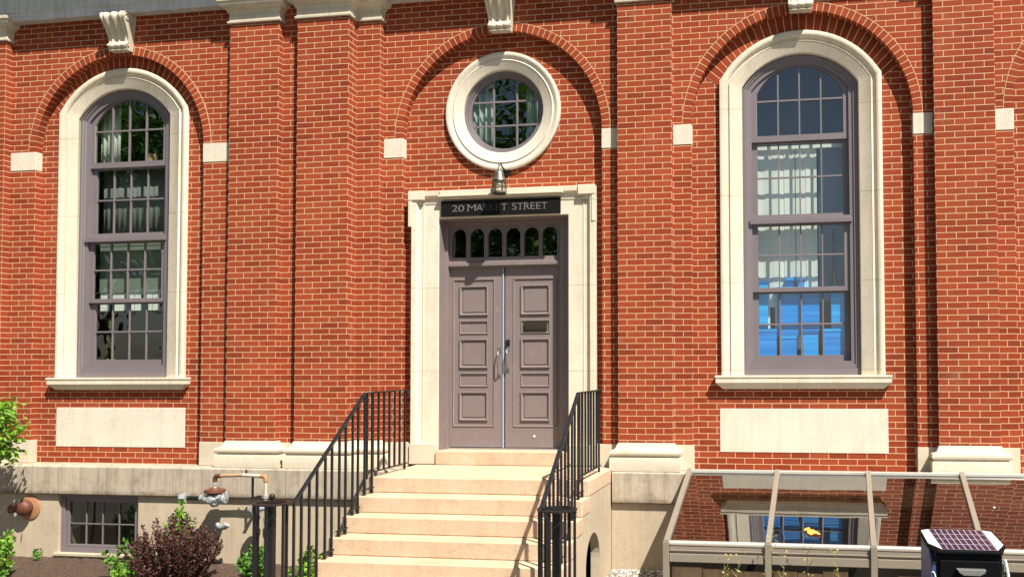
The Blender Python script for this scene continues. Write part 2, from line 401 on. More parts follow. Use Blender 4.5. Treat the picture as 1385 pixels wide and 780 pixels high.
paths = [[(-11.3, -3*d), (-10.115, -3*d), (-10.115, WL)], [(-6.888, WL), (-6.888, -3*d), (-6.23, -3*d), (-6.23, WL)],
         [(-5.975, WL), (-5.975, -3*d), (-5.3, -3*d), (-5.3, -d), (-4.99, -d), (-4.99, WC)],
         [(-2.0, WC), (-2.0, -d), (-1.358, -d), (-1.358, WC)], [(1.595, WC), (1.595, -d), (2.242, -d), (2.242, WC)]]
for p in paths:
    for nm, pr, mt in (('capital', capP, CAPS), ('pilaster_base', basP, BASE)):
        m = MB(); m.sweep(p, [(-o, z) for o, z in pr], plane='xy', cap=True); m.build(nm, mt, B, smooth=True)
# plain stone course level with the bases, on the wall strips
for (x0, x1, y, j0, j1) in [(-10.115, -9.735, WL, 0, 1), (-7.319, -6.888, WL, 1, 0), (-6.23, -5.975, WL, 0, 0), (-4.99, -4.64, WC, 0, 1), (-2.30, -2.0, WC, 1, 0), (-1.358, -1.133, WC, 0, 1), (1.377, 1.595, WC, 1, 0), (2.242, 2.459, WC, 0, 1)]:
    m = MB(); m.box(x0, x1, y-.007, y+d+.002, .727, 1.018); m.build('base_course', BASE, B, bevel=.004)
# ---- keystones: scrolled brackets
def keystone(cx, y, zt=6.462, zb=5.925):
    prof = [(.0, zt), (.235, zt), (.262, zt-.03), (.268, zt-.07), (.250, zt-.11), (.205, zt-.17), (.160, zt-.25), (.125, zt-.32), (.108, zt-.38), (.110, zt-.42),
            (.135, zt-.425), (.155, zt-.45), (.158, zt-.48), (.140, zt-.505), (.105, zt-.515), (.100, zb+.018), (.13, zb+.01), (.13, zb), (0, zb)]
    cols = 25; m = MB(); g = []
    for i in range(cols):
        t = -1+2*i/(cols-1); row = []
        for (o, z) in prof:
            k = (z-zb)/(zt-zb); hw = .130+.042*k
            if z > zt-.42 and o > .1: dd = (.016*math.cos(t*pi*3.0) if abs(t) < .84 else .016)-.016
            elif zt-.51 < z < zt-.42: dd = (.012*abs(math.cos(t*pi*1.5)))-.012
            else: dd = 0
            row.append((cx+t*hw, y-(o+dd)*.84, zt-(zt-z)*.86))
        g.append(row)
    for i in range(cols-1):
        for j in range(len(prof)-1): m.poly([g[i][j], g[i+1][j], g[i+1][j+1], g[i][j+1]])
    m.poly(g[0]); m.poly(g[-1])
    m.build('keystone', CAPS, B, smooth=True)
    for sx in (-1, 1):          # spiral scrolls on the cheeks
        for (oy, oz, rr) in ((.19, zt-.085, .06), (.115, zt-.465, .032)):
            pts = [(cx+sx*(.169 if rr > .05 else .138), y-.84*(oy+rr*(1-t/14)*math.cos(t*.62)), zt-(zt-oz-rr*(1-t/14)*math.sin(t*.62))*.86) for t in range(13)]
            m = MB(); m.tube(pts, .007, 6); m.build('keystone_scroll', CAPS, B, smooth=True)
for (cx, r, y, x0, x1) in ARCH: keystone(cx+(.02 if cx > -8 else .06), y)

# ---- arched windows
def rect_frame(m, x0, x1, z0, z1, w, y0, y1, wb=None):
    wb = wb or w
    m.box(x0, x0+w, y0, y1, z0, z1); m.box(x1-w, x1, y0, y1, z0, z1)
    m.box(x0+w, x1-w, y0+.0015, y1, z1-w, z1); m.box(x0+w, x1-w, y0+.0015, y1, z0, z0+wb)
def window(cx, wy):
    """wy: plane of the recess wall behind the stone surround"""
    w_ = thing('window', None, None); w_.parent = B; w_['label'] = 'tall arched window with pale stone surround and grey-purple sashes, ' + ('above the basement window' if cx < -5 else 'right of the entrance')
    rise = ZC-ZK; n = 20
    path = [(cx-HWI, 1.82)]+seg_arc(cx, HWI, ZK, rise, n)+[(cx+HWI, 1.82)]
    m = MB()
    prof = [(0, wy+.07), (0, wy-.014), (.012, wy-.024), (.135, wy-.024), (.145, wy-.032), (.155, wy-.016), (.178, wy-.016), (.188, wy-.036), (.205, wy-.050), (.250, wy-.054), (.262, wy-.046), (.262, wy-.012), (.262, wy+.02)]
    m.sweep(path, prof, pclosed=False); m.build('stone_surround', LIME, w_, smooth=True)
    # sill
    m = MB(); s0, s1 = cx-1.0, cx+1.0
    m.box(s0, s1, wy-.108, wy+.09, 1.795, 1.822); m.box(s0+.008, s1-.008, wy-.100, wy+.01, 1.735, 1.795)
    a = [(s0+.01, wy-.094), (s1-.01, wy-.094), (s1-.01, wy+.01), (s0+.01, wy+.01)]; b = [(s0+.09, wy-.05), (s1-.09, wy-.05), (s1-.09, wy+.01), (s0+.09, wy+.01)]
    for k in range(4):
        j = (k+1) % 4; m.poly([(*a[k], 1.735), (*a[j], 1.735), (*b[j], 1.665), (*b[k], 1.665)])
    m.poly([(*q, 1.665) for q in b]); m.build('stone_sill', LIME, w_, bevel=.003)
    # painted frame (brick mould in steps)
    m = MB()
    prof = [(0, wy+.10), (0, wy+.018), (-.030, wy+.014), (-.040, wy+.030), (-.055, wy+.030), (-.065, wy+.046), (-.105, wy+.050), (-.105, wy+.16), (-.02, wy+.16)]
    m.sweep(path, prof, pclosed=False)
    m.box(cx-HWI, cx+HWI, wy+.022, wy+.16, 1.824, 1.900); m.box(cx-HWI+.055, cx+HWI-.055, wy+.034, wy+.16, 1.900, 1.950); m.box(cx-HWI+.1, cx+HWI-.1, wy+.048, wy+.16, 1.950, 1.985)
    m.build('frame', PURP, w_, smooth=False)
    m = MB(); m.box(cx-.585, cx+.585, wy+.020, wy+.15, 3.585, 3.640); m.box(cx-.56, cx+.56, wy+.040, wy+.15, 3.640, 3.667); m.build('transom_bar', PURP, w_, bevel=.004)
    G = .495; O = .562
    def muntins(m, z0, z1, zb, y0, arch=None):
        for k in (1, 2, 3):
            x = cx-G+2*G*k/4; zt = z1 if arch is None else arch(x)
            m.box(x-.0085, x+.0085, y0, y0+.024, z0, zt+.01)
        m.box(cx-G-.01, cx+G+.01, y0+.0015, y0+.0225, zb-.010, zb+.010)
    # top sash with a curved head
    y0 = wy+.075; rr_ = .32; ga = seg_arc(cx, G, 5.128, rr_, 16)
    Rg = (G*G+rr_*rr_)/(2*rr_); czg = 5.128+rr_-Rg
    m = MB(); m.sweep([(cx-G, 4.633)]+ga+[(cx+G, 4.633)], [(0, y0+.035), (0, y0+.008), (.008, y0), (.08, y0), (.08, y0+.035)])
    m.box(cx-O, cx+O, y0-.001, y0+.035, 4.563, 4.634); muntins(m, 4.63, 0, 5.045, y0+.004, lambda x: czg+math.sqrt(Rg*Rg-(x-cx)**2)); m.build('sash', PURP, w_)
    m = MB(); pts = [(cx-G-.01, y0+.022, 4.62)]+[(p[0], y0+.022, p[1]+.005) for p in ga]+[(cx+G+.01, y0+.022, 4.62)]; m.poly(pts); m.build('glass_pane', WGLASS, w_)
    for (za, zb_, zm, dy, bot) in ((3.707, 4.563, 4.143, .035, .055), (2.846, 3.585, 3.220, 0.0, .052), (2.052, 2.796, 2.416, .045, .068)):
        y0 = wy+.080+dy; m = MB()
        m.box(cx-O, cx-G, y0, y0+.035, za-bot, zb_); m.box(cx+G, cx+O, y0, y0+.035, za-bot, zb_)
        m.box(cx-G, cx+G, y0+.001, y0+.034, za-bot, za); m.box(cx-G, cx+G, y0+.001, y0+.034, zb_-.02, zb_)
        muntins(m, za, zb_-.015, zm, y0+.004); m.build('sash', PURP, w_, bevel=.002)
        m = MB(); m.poly([(cx-G-.01, y0+.02, za-.01), (cx+G+.01, y0+.02, za-.01), (cx+G+.01, y0+.02, zb_), (cx-G-.01, y0+.02, zb_)]); m.build('glass_pane', WGLASS, w_)
    # blank stone panel below
    m = MB(); m.box(cx-(.925 if cx < -5 else .95), cx+(.93 if cx < -5 else .955), wy-.006, wy+.03, .932, 1.436); m.build('stone_panel', LIMEP, B, bevel=.003)
window(-8.527, -d); window(.118, d)

# ---- round window
oc = (-3.472, 5.066)
ow = thing('window', None, None); ow.parent = B; ow['label'] = 'round window in a wide pale stone ring above the entrance'
def ring_path(r, n=64): return [(oc[0]+r*math.cos(-2*pi*k/n), oc[1]+r*math.sin(-2*pi*k/n)) for k in range(n)]
wy = d
m = MB(); m.sweep(ring_path(.51), [(0, wy+.09), (0, wy-.016), (.012, wy-.026), (.11, wy-.028), (.122, wy-.038), (.135, wy-.026), (.15, wy-.028), (.172, wy-.046), (.205, wy-.051), (.22, wy-.043), (.22, wy+.01)], closed=True, pclosed=False); m.build('stone_surround', LIMEP, ow, smooth=True)
m = MB(); m.sweep(ring_path(.512), [(0, wy+.10), (0, wy+.02), (-.022, wy+.02), (-.030, wy+.042), (-.046, wy+.042), (-.052, wy+.065), (-.072, wy+.068), (-.072, wy+.12)], closed=True, pclosed=False); m.build('frame', PURP, ow, smooth=True)
m = MB()
for k in (-.15, .15):
    h = math.sqrt(.445**2-k*k)
    m.box(oc[0]+k-.011, oc[0]+k+.011, wy+.078, wy+.10, oc[1]-h, oc[1]+h); m.box(oc[0]-h, oc[0]+h, wy+.0795, wy+.0985, oc[1]+k-.011, oc[1]+k+.011)
m.build('muntins', PURP, ow)
m = MB(); m.poly([(p[0], wy+.09, p[1]) for p in ring_path(.45)]); m.build('glass_pane', WGLASS, ow)

# ---- entrance
ent = thing('entrance', None, None); ent.parent = B
X0, X1, ZL = -4.27, -2.635, 3.755
m = MB(); fy = .022           # face of the stone
path = [(X0, 1.0), (X0, ZL), (X1, ZL), (X1, 1.0)]
prof = [(0, .26), (0, fy+.008), (.008, fy), (.185, fy), (.190, fy-.008), (.200, fy-.008), (.205, fy), (.250, fy-.004), (.262, fy-.028), (.280, fy-.045), (.335, fy-.048), (.340, fy-.040), (.340, .12)]
m.sweep(path, prof, pclosed=False); m.build('stone_surround', LIME, ent)
m = MB()                      # ears, hood and plinths
for (a, b, sg) in ((-4.648, -4.44, -1), (-2.50, -2.292, 1)):
    m.box(a, b, fy-.062, .11, 3.985, 4.100)
    e0, e1 = (a, -4.60) if sg < 0 else (-2.335, b)
    m.box(e0, e1, fy-.056, .11, 3.66, 3.985)
    g = [(a+.0 if sg < 0 else a, fy-.06), (b, fy-.06)]
    m.box(a+.045, b-.045, fy-.030, fy+.02, 3.925, 3.985)
m.box(-4.238, -2.70, fy-.050, .06, 3.985, 4.010); m.box(-4.255, -2.685, fy-.078, .06, 4.010, 4.034); m.box(-4.238, -2.70, fy-.060, .06, 4.034, 4.092)
m.build('hood_moulding', LIME, ent, bevel=.006)
for a, b in ((-4.622, X0+.003), (X1-.003, -2.298)): m = MB(); m.box(a, b, fy-.055, .26, .757, 1.003); m.build('plinth', BASE, ent, bevel=.006)
m = MB(); m.box(X0+.003, X1-.003, -.06, .40, .757, .920); m.build('threshold_step', STEP, ent, bevel=.006)
m = MB(); m.box(-4.23, -2.78, .215, .33, .921, .938); m.build('metal_sill', STEEL, ent, bevel=.003)
# wooden frame and transom
DY = .265
m = MB(); m.box(X0, -4.222, .190, .36, .921, ZL); m.box(-2.785, X1, .190, .36, .921, ZL); m.box(-4.222, -2.785, .22, .36, 3.70, ZL)
m.box(-4.222, -2.785, .22, .36, 3.168, 3.185); m.box(-4.222, -2.785, .200, .36, 3.185, 3.228); m.box(-4.222, -2.785, .23, .36, 3.228, 3.25)
m.box(X0-.002, X0+.010, .036, .20, .921, ZL-.002); m.box(X1-.010, X1+.002, .036, .20, .921, ZL-.002); m.box(X0+.010, X1-.010, .036, .225, ZL-.012, ZL+.002)
m.build('door_frame', DOORP, ent, bevel=.004)
m = MB(); ty = .250; zb, zs = 3.298, 3.562; wdt = .196; p0 = -4.196; pt_ = .2345; last = -4.222
for k in range(6):
    a = p0+pt_*k; c = a+wdt/2; r_ = wdt/2
    m.poly([(last, ty, 3.25), (a, ty, 3.25), (a, ty, 3.70), (last, ty, 3.70)]); last = a+wdt
    m.poly([(a, ty, 3.25), (a+wdt, ty, 3.25), (a+wdt, ty, zb), (a, ty, zb)])
    ps = arc(c, zs, r_, pi, 0, 14)
    for j in range(14): m.poly([(ps[j][0], ty, ps[j][1]), (ps[j+1][0], ty, ps[j+1][1]), (ps[j+1][0], ty, 3.70), (ps[j][0], ty, 3.70)])
    m.sweep([(a, zb)]+ps+[(a+wdt, zb)], [(0, ty), (0, ty+.04)], pclosed=False)
    m.sweep([(a, zb)]+ps+[(a+wdt, zb)], [(0, ty), (0, ty-.010), (.014, ty-.010), (.016, ty)], pclosed=False)
    m.poly([(a, ty, zb), (a+wdt, ty, zb), (a+wdt, ty+.04, zb), (a, ty+.04, zb)])
m.poly([(last, ty, 3.25), (-2.785, ty, 3.25), (-2.785, ty, 3.70), (last, ty, 3.70)]); m.build('transom', DOORP, ent)
m = MB(); m.poly([(-4.21, ty+.03, 3.28), (-2.79, ty+.03, 3.28), (-2.79, ty+.03, 3.68), (-4.21, ty+.03, 3.68)]); m.build('transom_glass', WGLASS, ent)
HSTEEL = plain('worn_steel', (.28, .28, .27), .38, .8)
def leaf(x0, x1, mail):
    m = MB(); m.box(x0, x1, DY+.012, DY+.05, .945, 3.166)
    a, b = x0+.040, x1-.105
    if x0 > -3.6: a, b = x0+.100, x1-.042
    # outer moulding band and stiles
    def ring(x0, x1, z0, z1, w, y0, y1):
        p = [(x0, z0), (x0, z1), (x1, z1), (x1, z0)]; m.sweep(p, [(0, y1), (0, y0), (-w*.35, y0-.004), (-w*.7, y0+.004), (-w, y1)], closed=True, pclosed=False)
    m.box(x0, a, DY, DY+.02, .945, 3.166); m.box(b, x1, DY, DY+.02, .945, 3.166); m.box(a, b, DY+.0005, DY+.02, .945, 1.195); m.box(a, b, DY+.0005, DY+.02, 3.03, 3.166)
    ring(a, b, 1.195, 3.03, .022, DY-.006, DY+.010)
    pa, pb = (a+b)/2-.185, (a+b)/2+.185
    m.box(a+.022, pa, DY+.005, DY+.02, 1.217, 3.008); m.box(pb, b-.022, DY+.005, DY+.02, 1.217, 3.008)
    zz = [1.217, 1.270, 1.630, 1.690, 1.860, 1.920, 2.285, 2.345, 2.510, 2.575, 2.945, 3.008]
    for k in range(0, 12, 2): m.box(pa, pb, DY+.0055, DY+.02, zz[k], zz[k+1])
    for (z0, z1) in ((1.270, 1.630), (1.920, 2.285), (2.575, 2.945)):
        ring(pa, pb, z0, z1, .030, DY-.012, DY+.012)
        m.box(pa+.045, pb-.045, DY+.004, DY+.02, z0+.045, z1-.045)
    for (z0, z1) in ((1.690, 1.860), (2.345, 2.510)): ring(pa, pb, z0, z1, .016, DY-.002, DY+.012)
    o = m.build('door_leaf', DOORP, ent)
    return o, pa, pb
lf, _, _ = leaf(-4.220, -3.533, False); rf, pa, pb = leaf(-3.498, -2.788, True)
m = MB(); m.box(pa+.038, pb-.038, DY-.010, DY+.01, 2.375, 2.480); m.box(pa+.052, pb-.052, DY-.016, DY, 2.392, 2.463); m.build('mail_slot', plain('old_brass', (.07, .055, .035), .45, .7), ent, bevel=.003)
m = MB(); m.box(-3.529, -3.518, DY-.012, DY+.03, .94, 3.166); m.build('weather_strip', plain('white_strip', (.42, .46, .54), .4), ent)
m = MB(); m.box(-3.516, -3.499, DY+.006, DY+.03, .94, 3.166); m.build('door_gap', DARK, ent)
for (hx, z0, z1) in ((-3.575, 1.83, 2.14), (-3.462, 1.90, 2.16)):
    m = MB(); m.tube([(hx, DY, z0), (hx, DY-.045, z0+.02), (hx, DY-.065, z0+.07), (hx, DY-.065, z1-.07), (hx, DY-.045, z1-.02), (hx, DY, z1)], .0080, 10)
    m.box(hx-.02, hx+.02, DY-.006, DY, z0-.03, z0+.025); m.box(hx-.02, hx+.02, DY-.006, DY, z1-.025, z1+.03); m.build('door_handle', HSTEEL, ent, smooth=True)
m = MB(); m.box(-3.485, -3.440, DY-.012, DY, 2.19, 2.27); m.lathe([(.017, 0), (.017, .02), (.009, .022), (0, .022)], (-3.462, DY-.01, 2.235), 'y', 14); m.build('lock', IRON, ent)
m = MB(); m.lathe([(.0, .006), (.014, .006), (.018, 0)], (-3.128, DY-.002, 1.08), 'y', 12); m.build('paint_chip', plain('bare_paint', (.6, .56, .5), .7), ent)

# ---- water table, foundation, basement window
def wt(x0, x1, y):
    m = MB(); L = x1-x0; n = max(1, round(L/1.36)); xs = [x0+L*k/n for k in range(n+1)]
    for a, b in zip(xs, xs[1:]):
        a += .003; b -= .003
        pr = [(.35, .724), (y+.03, .724), (y+.004, .712), (y, .704), (y, .372), (y+.012, .360), (.35, .360)]
        for k in range(len(pr)):
            p, q = pr[k], pr[(k+1) % len(pr)]; m.poly([(a, *p), (b, *p), (b, *q), (a, *q)])
        m.poly([(a, *p) for p in pr]); m.poly([(b, *p) for p in pr])
    m.build('water_table', GRAN, B, bevel=.004)
wt(-10.54, -4.50, -.42); wt(-2.06, 5.2, -.215)
wt(-12, -10.54, -.42) if 0 else None
m = MB(); m.box(-12, -10.545, -.42, .35, .36, .724); m.build('water_table', GRAN, B, bevel=.004)
m = MB(); bx0, bx1, bz0, bz1 = -9.15, -8.02, -.375, .36; fyl = -.37
m.box(-12, bx0, fyl, .3, -.9, .362); m.box(bx1, -4.49, fyl, .3, -.9, .362); m.box(bx0, bx1, fyl, .3, -.9, bz0); m.box(-2.07, 5.2, -.165, .3, -.9, .362)
m.build('foundation', FOUND, B)
bwp = thing('window', None, None); bwp.parent = B; bwp['label'] = 'small basement window in the foundation, half hidden by the shrub'
m = MB(); rect_frame(m, bx0, bx1, bz0, bz1, .055, fyl+.045, fyl+.12); rect_frame(m, bx0+.055, bx1-.055, bz0+.055, bz1-.055, .045, fyl+.065, fyl+.12); m.build('frame', PURP, bwp, bevel=.003)
m = MB(); cxw = (bx0+bx1)/2
for k in (1, 2, 3): x = bx0+.1+(bx1-bx0-.2)*k/4; m.box(x-.006, x+.006, fyl+.078, fyl+.10, bz0+.1, bz1-.1)
m.box(bx0+.1, bx1-.1, fyl+.0795, fyl+.0985, -.022, -.010); m.build('muntins', PURP, bwp)
m = MB(); m.poly([(bx0+.09, fyl+.09, bz0+.09), (bx1-.09, fyl+.09, bz0+.09), (bx1-.09, fyl+.09, bz1-.09), (bx0+.09, fyl+.09, bz1-.09)]); m.build('glass_pane', glass_mat('basement_glass', .05, (.5, .55, .5), .8, .01), bwp)
m = MB(); m.box(bx0-.04, bx1+.04, fyl-.03, fyl+.10, bz0-.03, bz0+.003); m.build('sill', FOUND, bwp, bevel=.004)
m = MB(); m.box(bx0-.02, bx1+.02, fyl+.35, fyl+.37, bz0, .10); m.build('blind', plain('basement_blind', (.06, .065, .06), .8), bwp)
# rooms behind the glass: shell of the building
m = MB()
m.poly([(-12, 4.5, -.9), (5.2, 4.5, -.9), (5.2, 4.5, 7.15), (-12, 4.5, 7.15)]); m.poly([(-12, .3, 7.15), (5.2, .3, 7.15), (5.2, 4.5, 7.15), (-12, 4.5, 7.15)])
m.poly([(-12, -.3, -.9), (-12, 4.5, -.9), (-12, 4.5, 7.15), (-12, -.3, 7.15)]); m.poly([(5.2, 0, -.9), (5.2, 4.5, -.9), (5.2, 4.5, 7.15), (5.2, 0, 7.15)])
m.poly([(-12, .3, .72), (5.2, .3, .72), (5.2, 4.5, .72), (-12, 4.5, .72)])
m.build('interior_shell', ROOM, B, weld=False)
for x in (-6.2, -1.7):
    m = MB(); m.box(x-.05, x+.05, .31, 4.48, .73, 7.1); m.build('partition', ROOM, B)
m = MB(); m.box(-12, 5.2, 4.5, 9, -.9, 7.6); m.box(-12, 5.2, .5, 4.6, 7.152, 7.6); m.build('rear_wing', BRICK, B)

# ------------------------------------------------------------------ sign and lamp
sg = thing('sign', 'black address sign reading 20 MARKET STREET over the double door', 'sign')
m = MB(); m.box(-4.228, -2.722, -.012, .018, 3.776, 3.966); m.build('sign_board', plain('sign_black', (.006, .006, .006), .6, spec=.15), sg, bevel=.003)
GOLD = plain('letter_metal', (.17, .16, .135), .5, .3); DULL = plain('tarnished_letter', (.035, .032, .03), .6)
def text(body, x, z, size, mat, y, parent, name='letters', width=None):
    cu = bpy.data.curves.new('t', 'FONT'); cu.body = body; cu.size = size; cu.extrude = .004; cu.align_x = 'LEFT'; cu.space_character = 1.0
    to = bpy.data.objects.new('t', cu); COL.objects.link(to); bpy.context.view_layer.update()
    me = bpy.data.meshes.new_from_object(to.evaluated_get(bpy.context.evaluated_depsgraph_get())); bpy.data.objects.remove(to)
    xs = [v.co.x for v in me.vertices]; sxx = 1 if width is None else width/(max(xs)-min(xs)); mnx = min(xs)
    for v in me.vertices: v.co = Vector((x+(v.co.x-mnx)*sxx, y-v.co.z, z+v.co.y))
    me.materials.clear(); me.materials.append(mat)
    o = bpy.data.objects.new(name, me); COL.objects.link(o); o.parent = parent; return o
lz = 3.828
layout = [('2', -4.085, .072, 0), ('0', -4.005, .075, 0), ('M', -3.885, .105, 0), ('A', -3.775, .085, 0), ('R', -3.685, .07, 1), ('K', -3.608, .075, 1), ('E', -3.528, .058, 1), ('T', -3.455, .07, 0),
          ('S', -3.320, .058, 0), ('T', -3.252, .068, 0), ('R', -3.170, .070, 0), ('E', -3.090, .058, 0), ('E', -3.018, .058, 0), ('T', -2.950, .065, 0)]
SER = {'M': ((0, 0, 1), (1, 0, 1), (0, 1, 0), (1, 1, 0)), 'T': ((.5, 0, 1),), 'R': ((.1, 0, 1), (.1, 1, 0)), 'K': ((.1, 0, 1), (.1, 1, 0)), 'A': ((0, 0, 1), (1, 0, 1)), 'E': (), 'S': (), '2': (), '0': ()}
for ch, x, wd, dull in layout:
    o = text(ch, x, lz, .118, DULL if dull else GOLD, -.014, sg, 'letter', wd)
    if SER[ch]:
        bm = bmesh.new(); bm.from_mesh(o.data)
        for (u, top, _) in SER[ch]:
            c = Vector((x+wd*u, -.0165, lz+(.080 if top else .003)))
            bmesh.ops.create_cube(bm, size=1, matrix=Matrix.Translation(c) @ Matrix.Diagonal((.028, .004, .007, 1)))
        bm.to_mesh(o.data); bm.free()
lm = thing('wall_lamp', 'weathered metal lantern hanging from a gooseneck over the address sign', 'lamp')
PEW = plain('lamp_metal', (.22, .20, .17), .38, .85)
lx, ly = -3.43, -.17
m = MB(); m.lathe([(.0, 0), (.055, 0), (.055, .012), (.03, .022), (0, .022)], (lx, d-.002, 4.32), 'y', 16)
m.tube([(lx, d, 4.32), (lx, .02, 4.325), (lx, -.06, 4.345), (lx, -.12, 4.372), (lx, -.155, 4.372), (lx, ly, 4.350), (lx, ly, 4.30)], .010, 8); m.build('bracket', IRON, lm, smooth=True)
m = MB(); m.lathe([(.012, 4.315), (.018, 4.300), (.022, 4.285), (.040, 4.270), (.055, 4.245), (.062, 4.215), (.068, 4.185), (.092, 4.165), (.096, 4.150), (.080, 4.146), (0, 4.146)], (lx, ly, 0), 'z', 16); m.build('lamp_cap', PEW, lm, smooth=True)
m = MB()
for k in range(6):
    a = 2*pi*k/6+.3; m.bar((lx+.074*math.cos(a), ly+.074*math.sin(a), 4.15), (lx+.082*math.cos(a), ly+.082*math.sin(a), 4.02), .011, .011)
m.lathe([(.078, 4.022), (.090, 4.018), (.090, 4.000), (.06, 3.990), (.015, 3.985), (0, 3.975)], (lx, ly, 0), 'z', 16); m.lathe([(.079, 4.093), (.086, 4.09), (.086, 4.083), (.079, 4.08)], (lx, ly, 0), 'z', 16); m.build('cage', PEW, lm, smooth=True)
m = MB(); m.lathe([(.066, 4.146), (.070, 4.02), (.0, 4.015)], (lx, ly, 0), 'z', 16); m.build('lamp_glass', plain('frosted_amber', (.42, .36, .24), .25), lm, smooth=True)
# sun dial / small plate above lamp base: wall anchor shadow left out

# ------------------------------------------------------------------ window contents
def curtain(x0, x1, y, z0, z1, waves, amp, name, label, col, cat='curtain', group=None):
    m = MB(); n = waves*8; g = []
    for k in range(n+1):
        x = x0+(x1-x0)*k/n; yy = y+amp*math.sin(2*pi*k/8)+amp*.4*math.sin(k*1.7); g.append((x, yy))
    for k in range(n):
        zz0 = z0+.01*math.sin(k*.9); zz1 = z0+.01*math.sin((k+1)*.9)
        m.poly([(*g[k], zz0), (*g[k+1], zz1), (*g[k+1], z1), (*g[k], z1)])
    o = m.build(name, col, smooth=True)
    md = o.modifiers.new('s', 'SOLIDIFY'); md.thickness = .003
    return tag(o, label, cat, group)
CURT = plain('white_curtain', (.62, .66, .56), .85); SHEER = plain('grey_sheer', (.17, .185, .17), .85); BLIND = plain('blind_fabric', (.82, .84, .76), .7)
curtain(-9.10, -8.80, .16, 4.60, 5.50, 4, .022, 'curtain', 'white curtain gathered at the left of the left window top sash', CURT)
curtain(-9.10, -8.02, .22, 3.62, 4.58, 12, .003, 'curtain', 'dim grey sheer across the second sash of the left window', SHEER)
m = MB(); m.box(-9.08, -8.02, .15, .156, 2.93, 3.60); m.box(-9.08, -8.02, .145, .165, 3.56, 3.60); sh = m.build('roller_shade', plain('shade_cloth', (.20, .24, .19), .85), None)
tag(sh, 'grey-green roller shade behind the third sash of the left window', 'blind')
tabs = thing('valance', 'row of white cloth tabs under the grey-green shade in the left window', 'valance')
m = MB(); m.box(-9.06, -8.04, .140, .146, 2.915, 2.93); m.build('rod', CURT, tabs)
for a, b in ((-9.05, -8.93), (-8.87, -8.77), (-8.765, -8.68), (-8.62, -8.55), (-8.54, -8.44), (-8.37, -8.29), (-8.28, -8.18), (-8.13, -8.05)):
    m = MB(); m.box(a, b, .136, .141, 2.70, 2.925); m.build('tab', BLIND, tabs)
# potted plant on a shelf in the upper left window
shf = MB(); shf.box(-9.15, -7.9, .10, .42, 4.585, 4.605); tag(shf.build('shelf', plain('shelf_paint', (.2, .19, .17), .6)), 'narrow shelf inside the left window level with its upper meeting rail', 'shelf')
POTM = plain('terracotta_pale', (.50, .36, .15), .6); LG = leaf_mat('house_plant_leaf', (.03, .09, .02), (.08, .17, .04))
def leaf_poly(m, base, dirv, ln, wd, upv=None, fold=.25):
    dirv = Vector(dirv).normalized(); s_ = dirv.cross(Vector(upv) if upv else Vector((random.uniform(-1, 1), random.uniform(-1, 1), random.uniform(.2, 1)))).normalized()
    nn = s_.cross(dirv); b = Vector(base); tip = b+dirv*ln; mid = b+dirv*ln*.45+nn*wd*fold
    i = len(m.v); m.v += [tuple(b), tuple(mid+s_*wd/2-nn*wd*fold*.5), tuple(tip), tuple(mid-s_*wd/2-nn*wd*fold*.5), tuple(mid)]
    m.f += [(i, i+1, i+4), (i+1, i+2, i+4), (i+2, i+3, i+4), (i+3, i, i+4)]; m.uv += [[(0, 0)]*3]*4
pp = thing('potted_plant', 'small yellow pot with trailing plant inside the top of the left window', 'plant')
m = MB(); m.lathe([(0, 4.607), (.055, 4.607), (.075, 4.74), (.082, 4.745), (.082, 4.765), (.07, 4.765), (.065, 4.75), (0, 4.745)], (-8.37, .20, 0), 'z', 18); m.build('pot', POTM, pp, smooth=True)
m = MB()
for k in range(60):
    a = random.uniform(0, 2*pi); e = random.uniform(.1, 1.2); leaf_poly(m, (-8.37+.05*math.cos(a), .20+.05*math.sin(a), 4.75+random.uniform(0, .22)), (math.cos(a), math.sin(a), e), random.uniform(.07, .15), .025)
m.build('foliage', LG, pp)
pl = thing('potted_plant', 'straggly yellowed plant inside the lowest left pane of the left window', 'plant')
m = MB(); m.lathe([(0, 1.99), (.05, 1.99), (.06, 2.07), (0, 2.07)], (-8.99, .25, 0), 'z', 14); m.build('pot', POTM, pl, smooth=True)
m = MB()
for k in range(70): z = 2.07+.5*random.random(); leaf_poly(m, (-8.99+random.gauss(0, .02), .25+random.gauss(0, .02), z), (random.uniform(-1, 1), random.uniform(-1, 1), random.uniform(.3, 1.5)), .08, .022)
m.build('foliage', leaf_mat('yellow_leaf', (.25, .22, .04), (.12, .15, .03)), pl)
# sill inside
m = MB(); m.box(-9.19, -7.86, .08, .34, 1.955, 1.985); m.build('inner_sill', PURP, B); m = MB(); m.box(-.55, .78, .28, .62, 1.955, 1.985); m.build('inner_sill', PURP, B)
# round window curtains
curtain(-3.98, -3.66, .30, 4.5, 5.6, 4, .02, 'curtain', 'pale curtain at the left inside the round window', plain('green_white_curtain', (.36, .42, .36), .85))
curtain(-3.24, -2.98, .30, 4.5, 5.6, 3, .02, 'curtain', 'pale curtain at the right inside the round window', plain('green_white_curtain_b', (.33, .40, .36), .85))
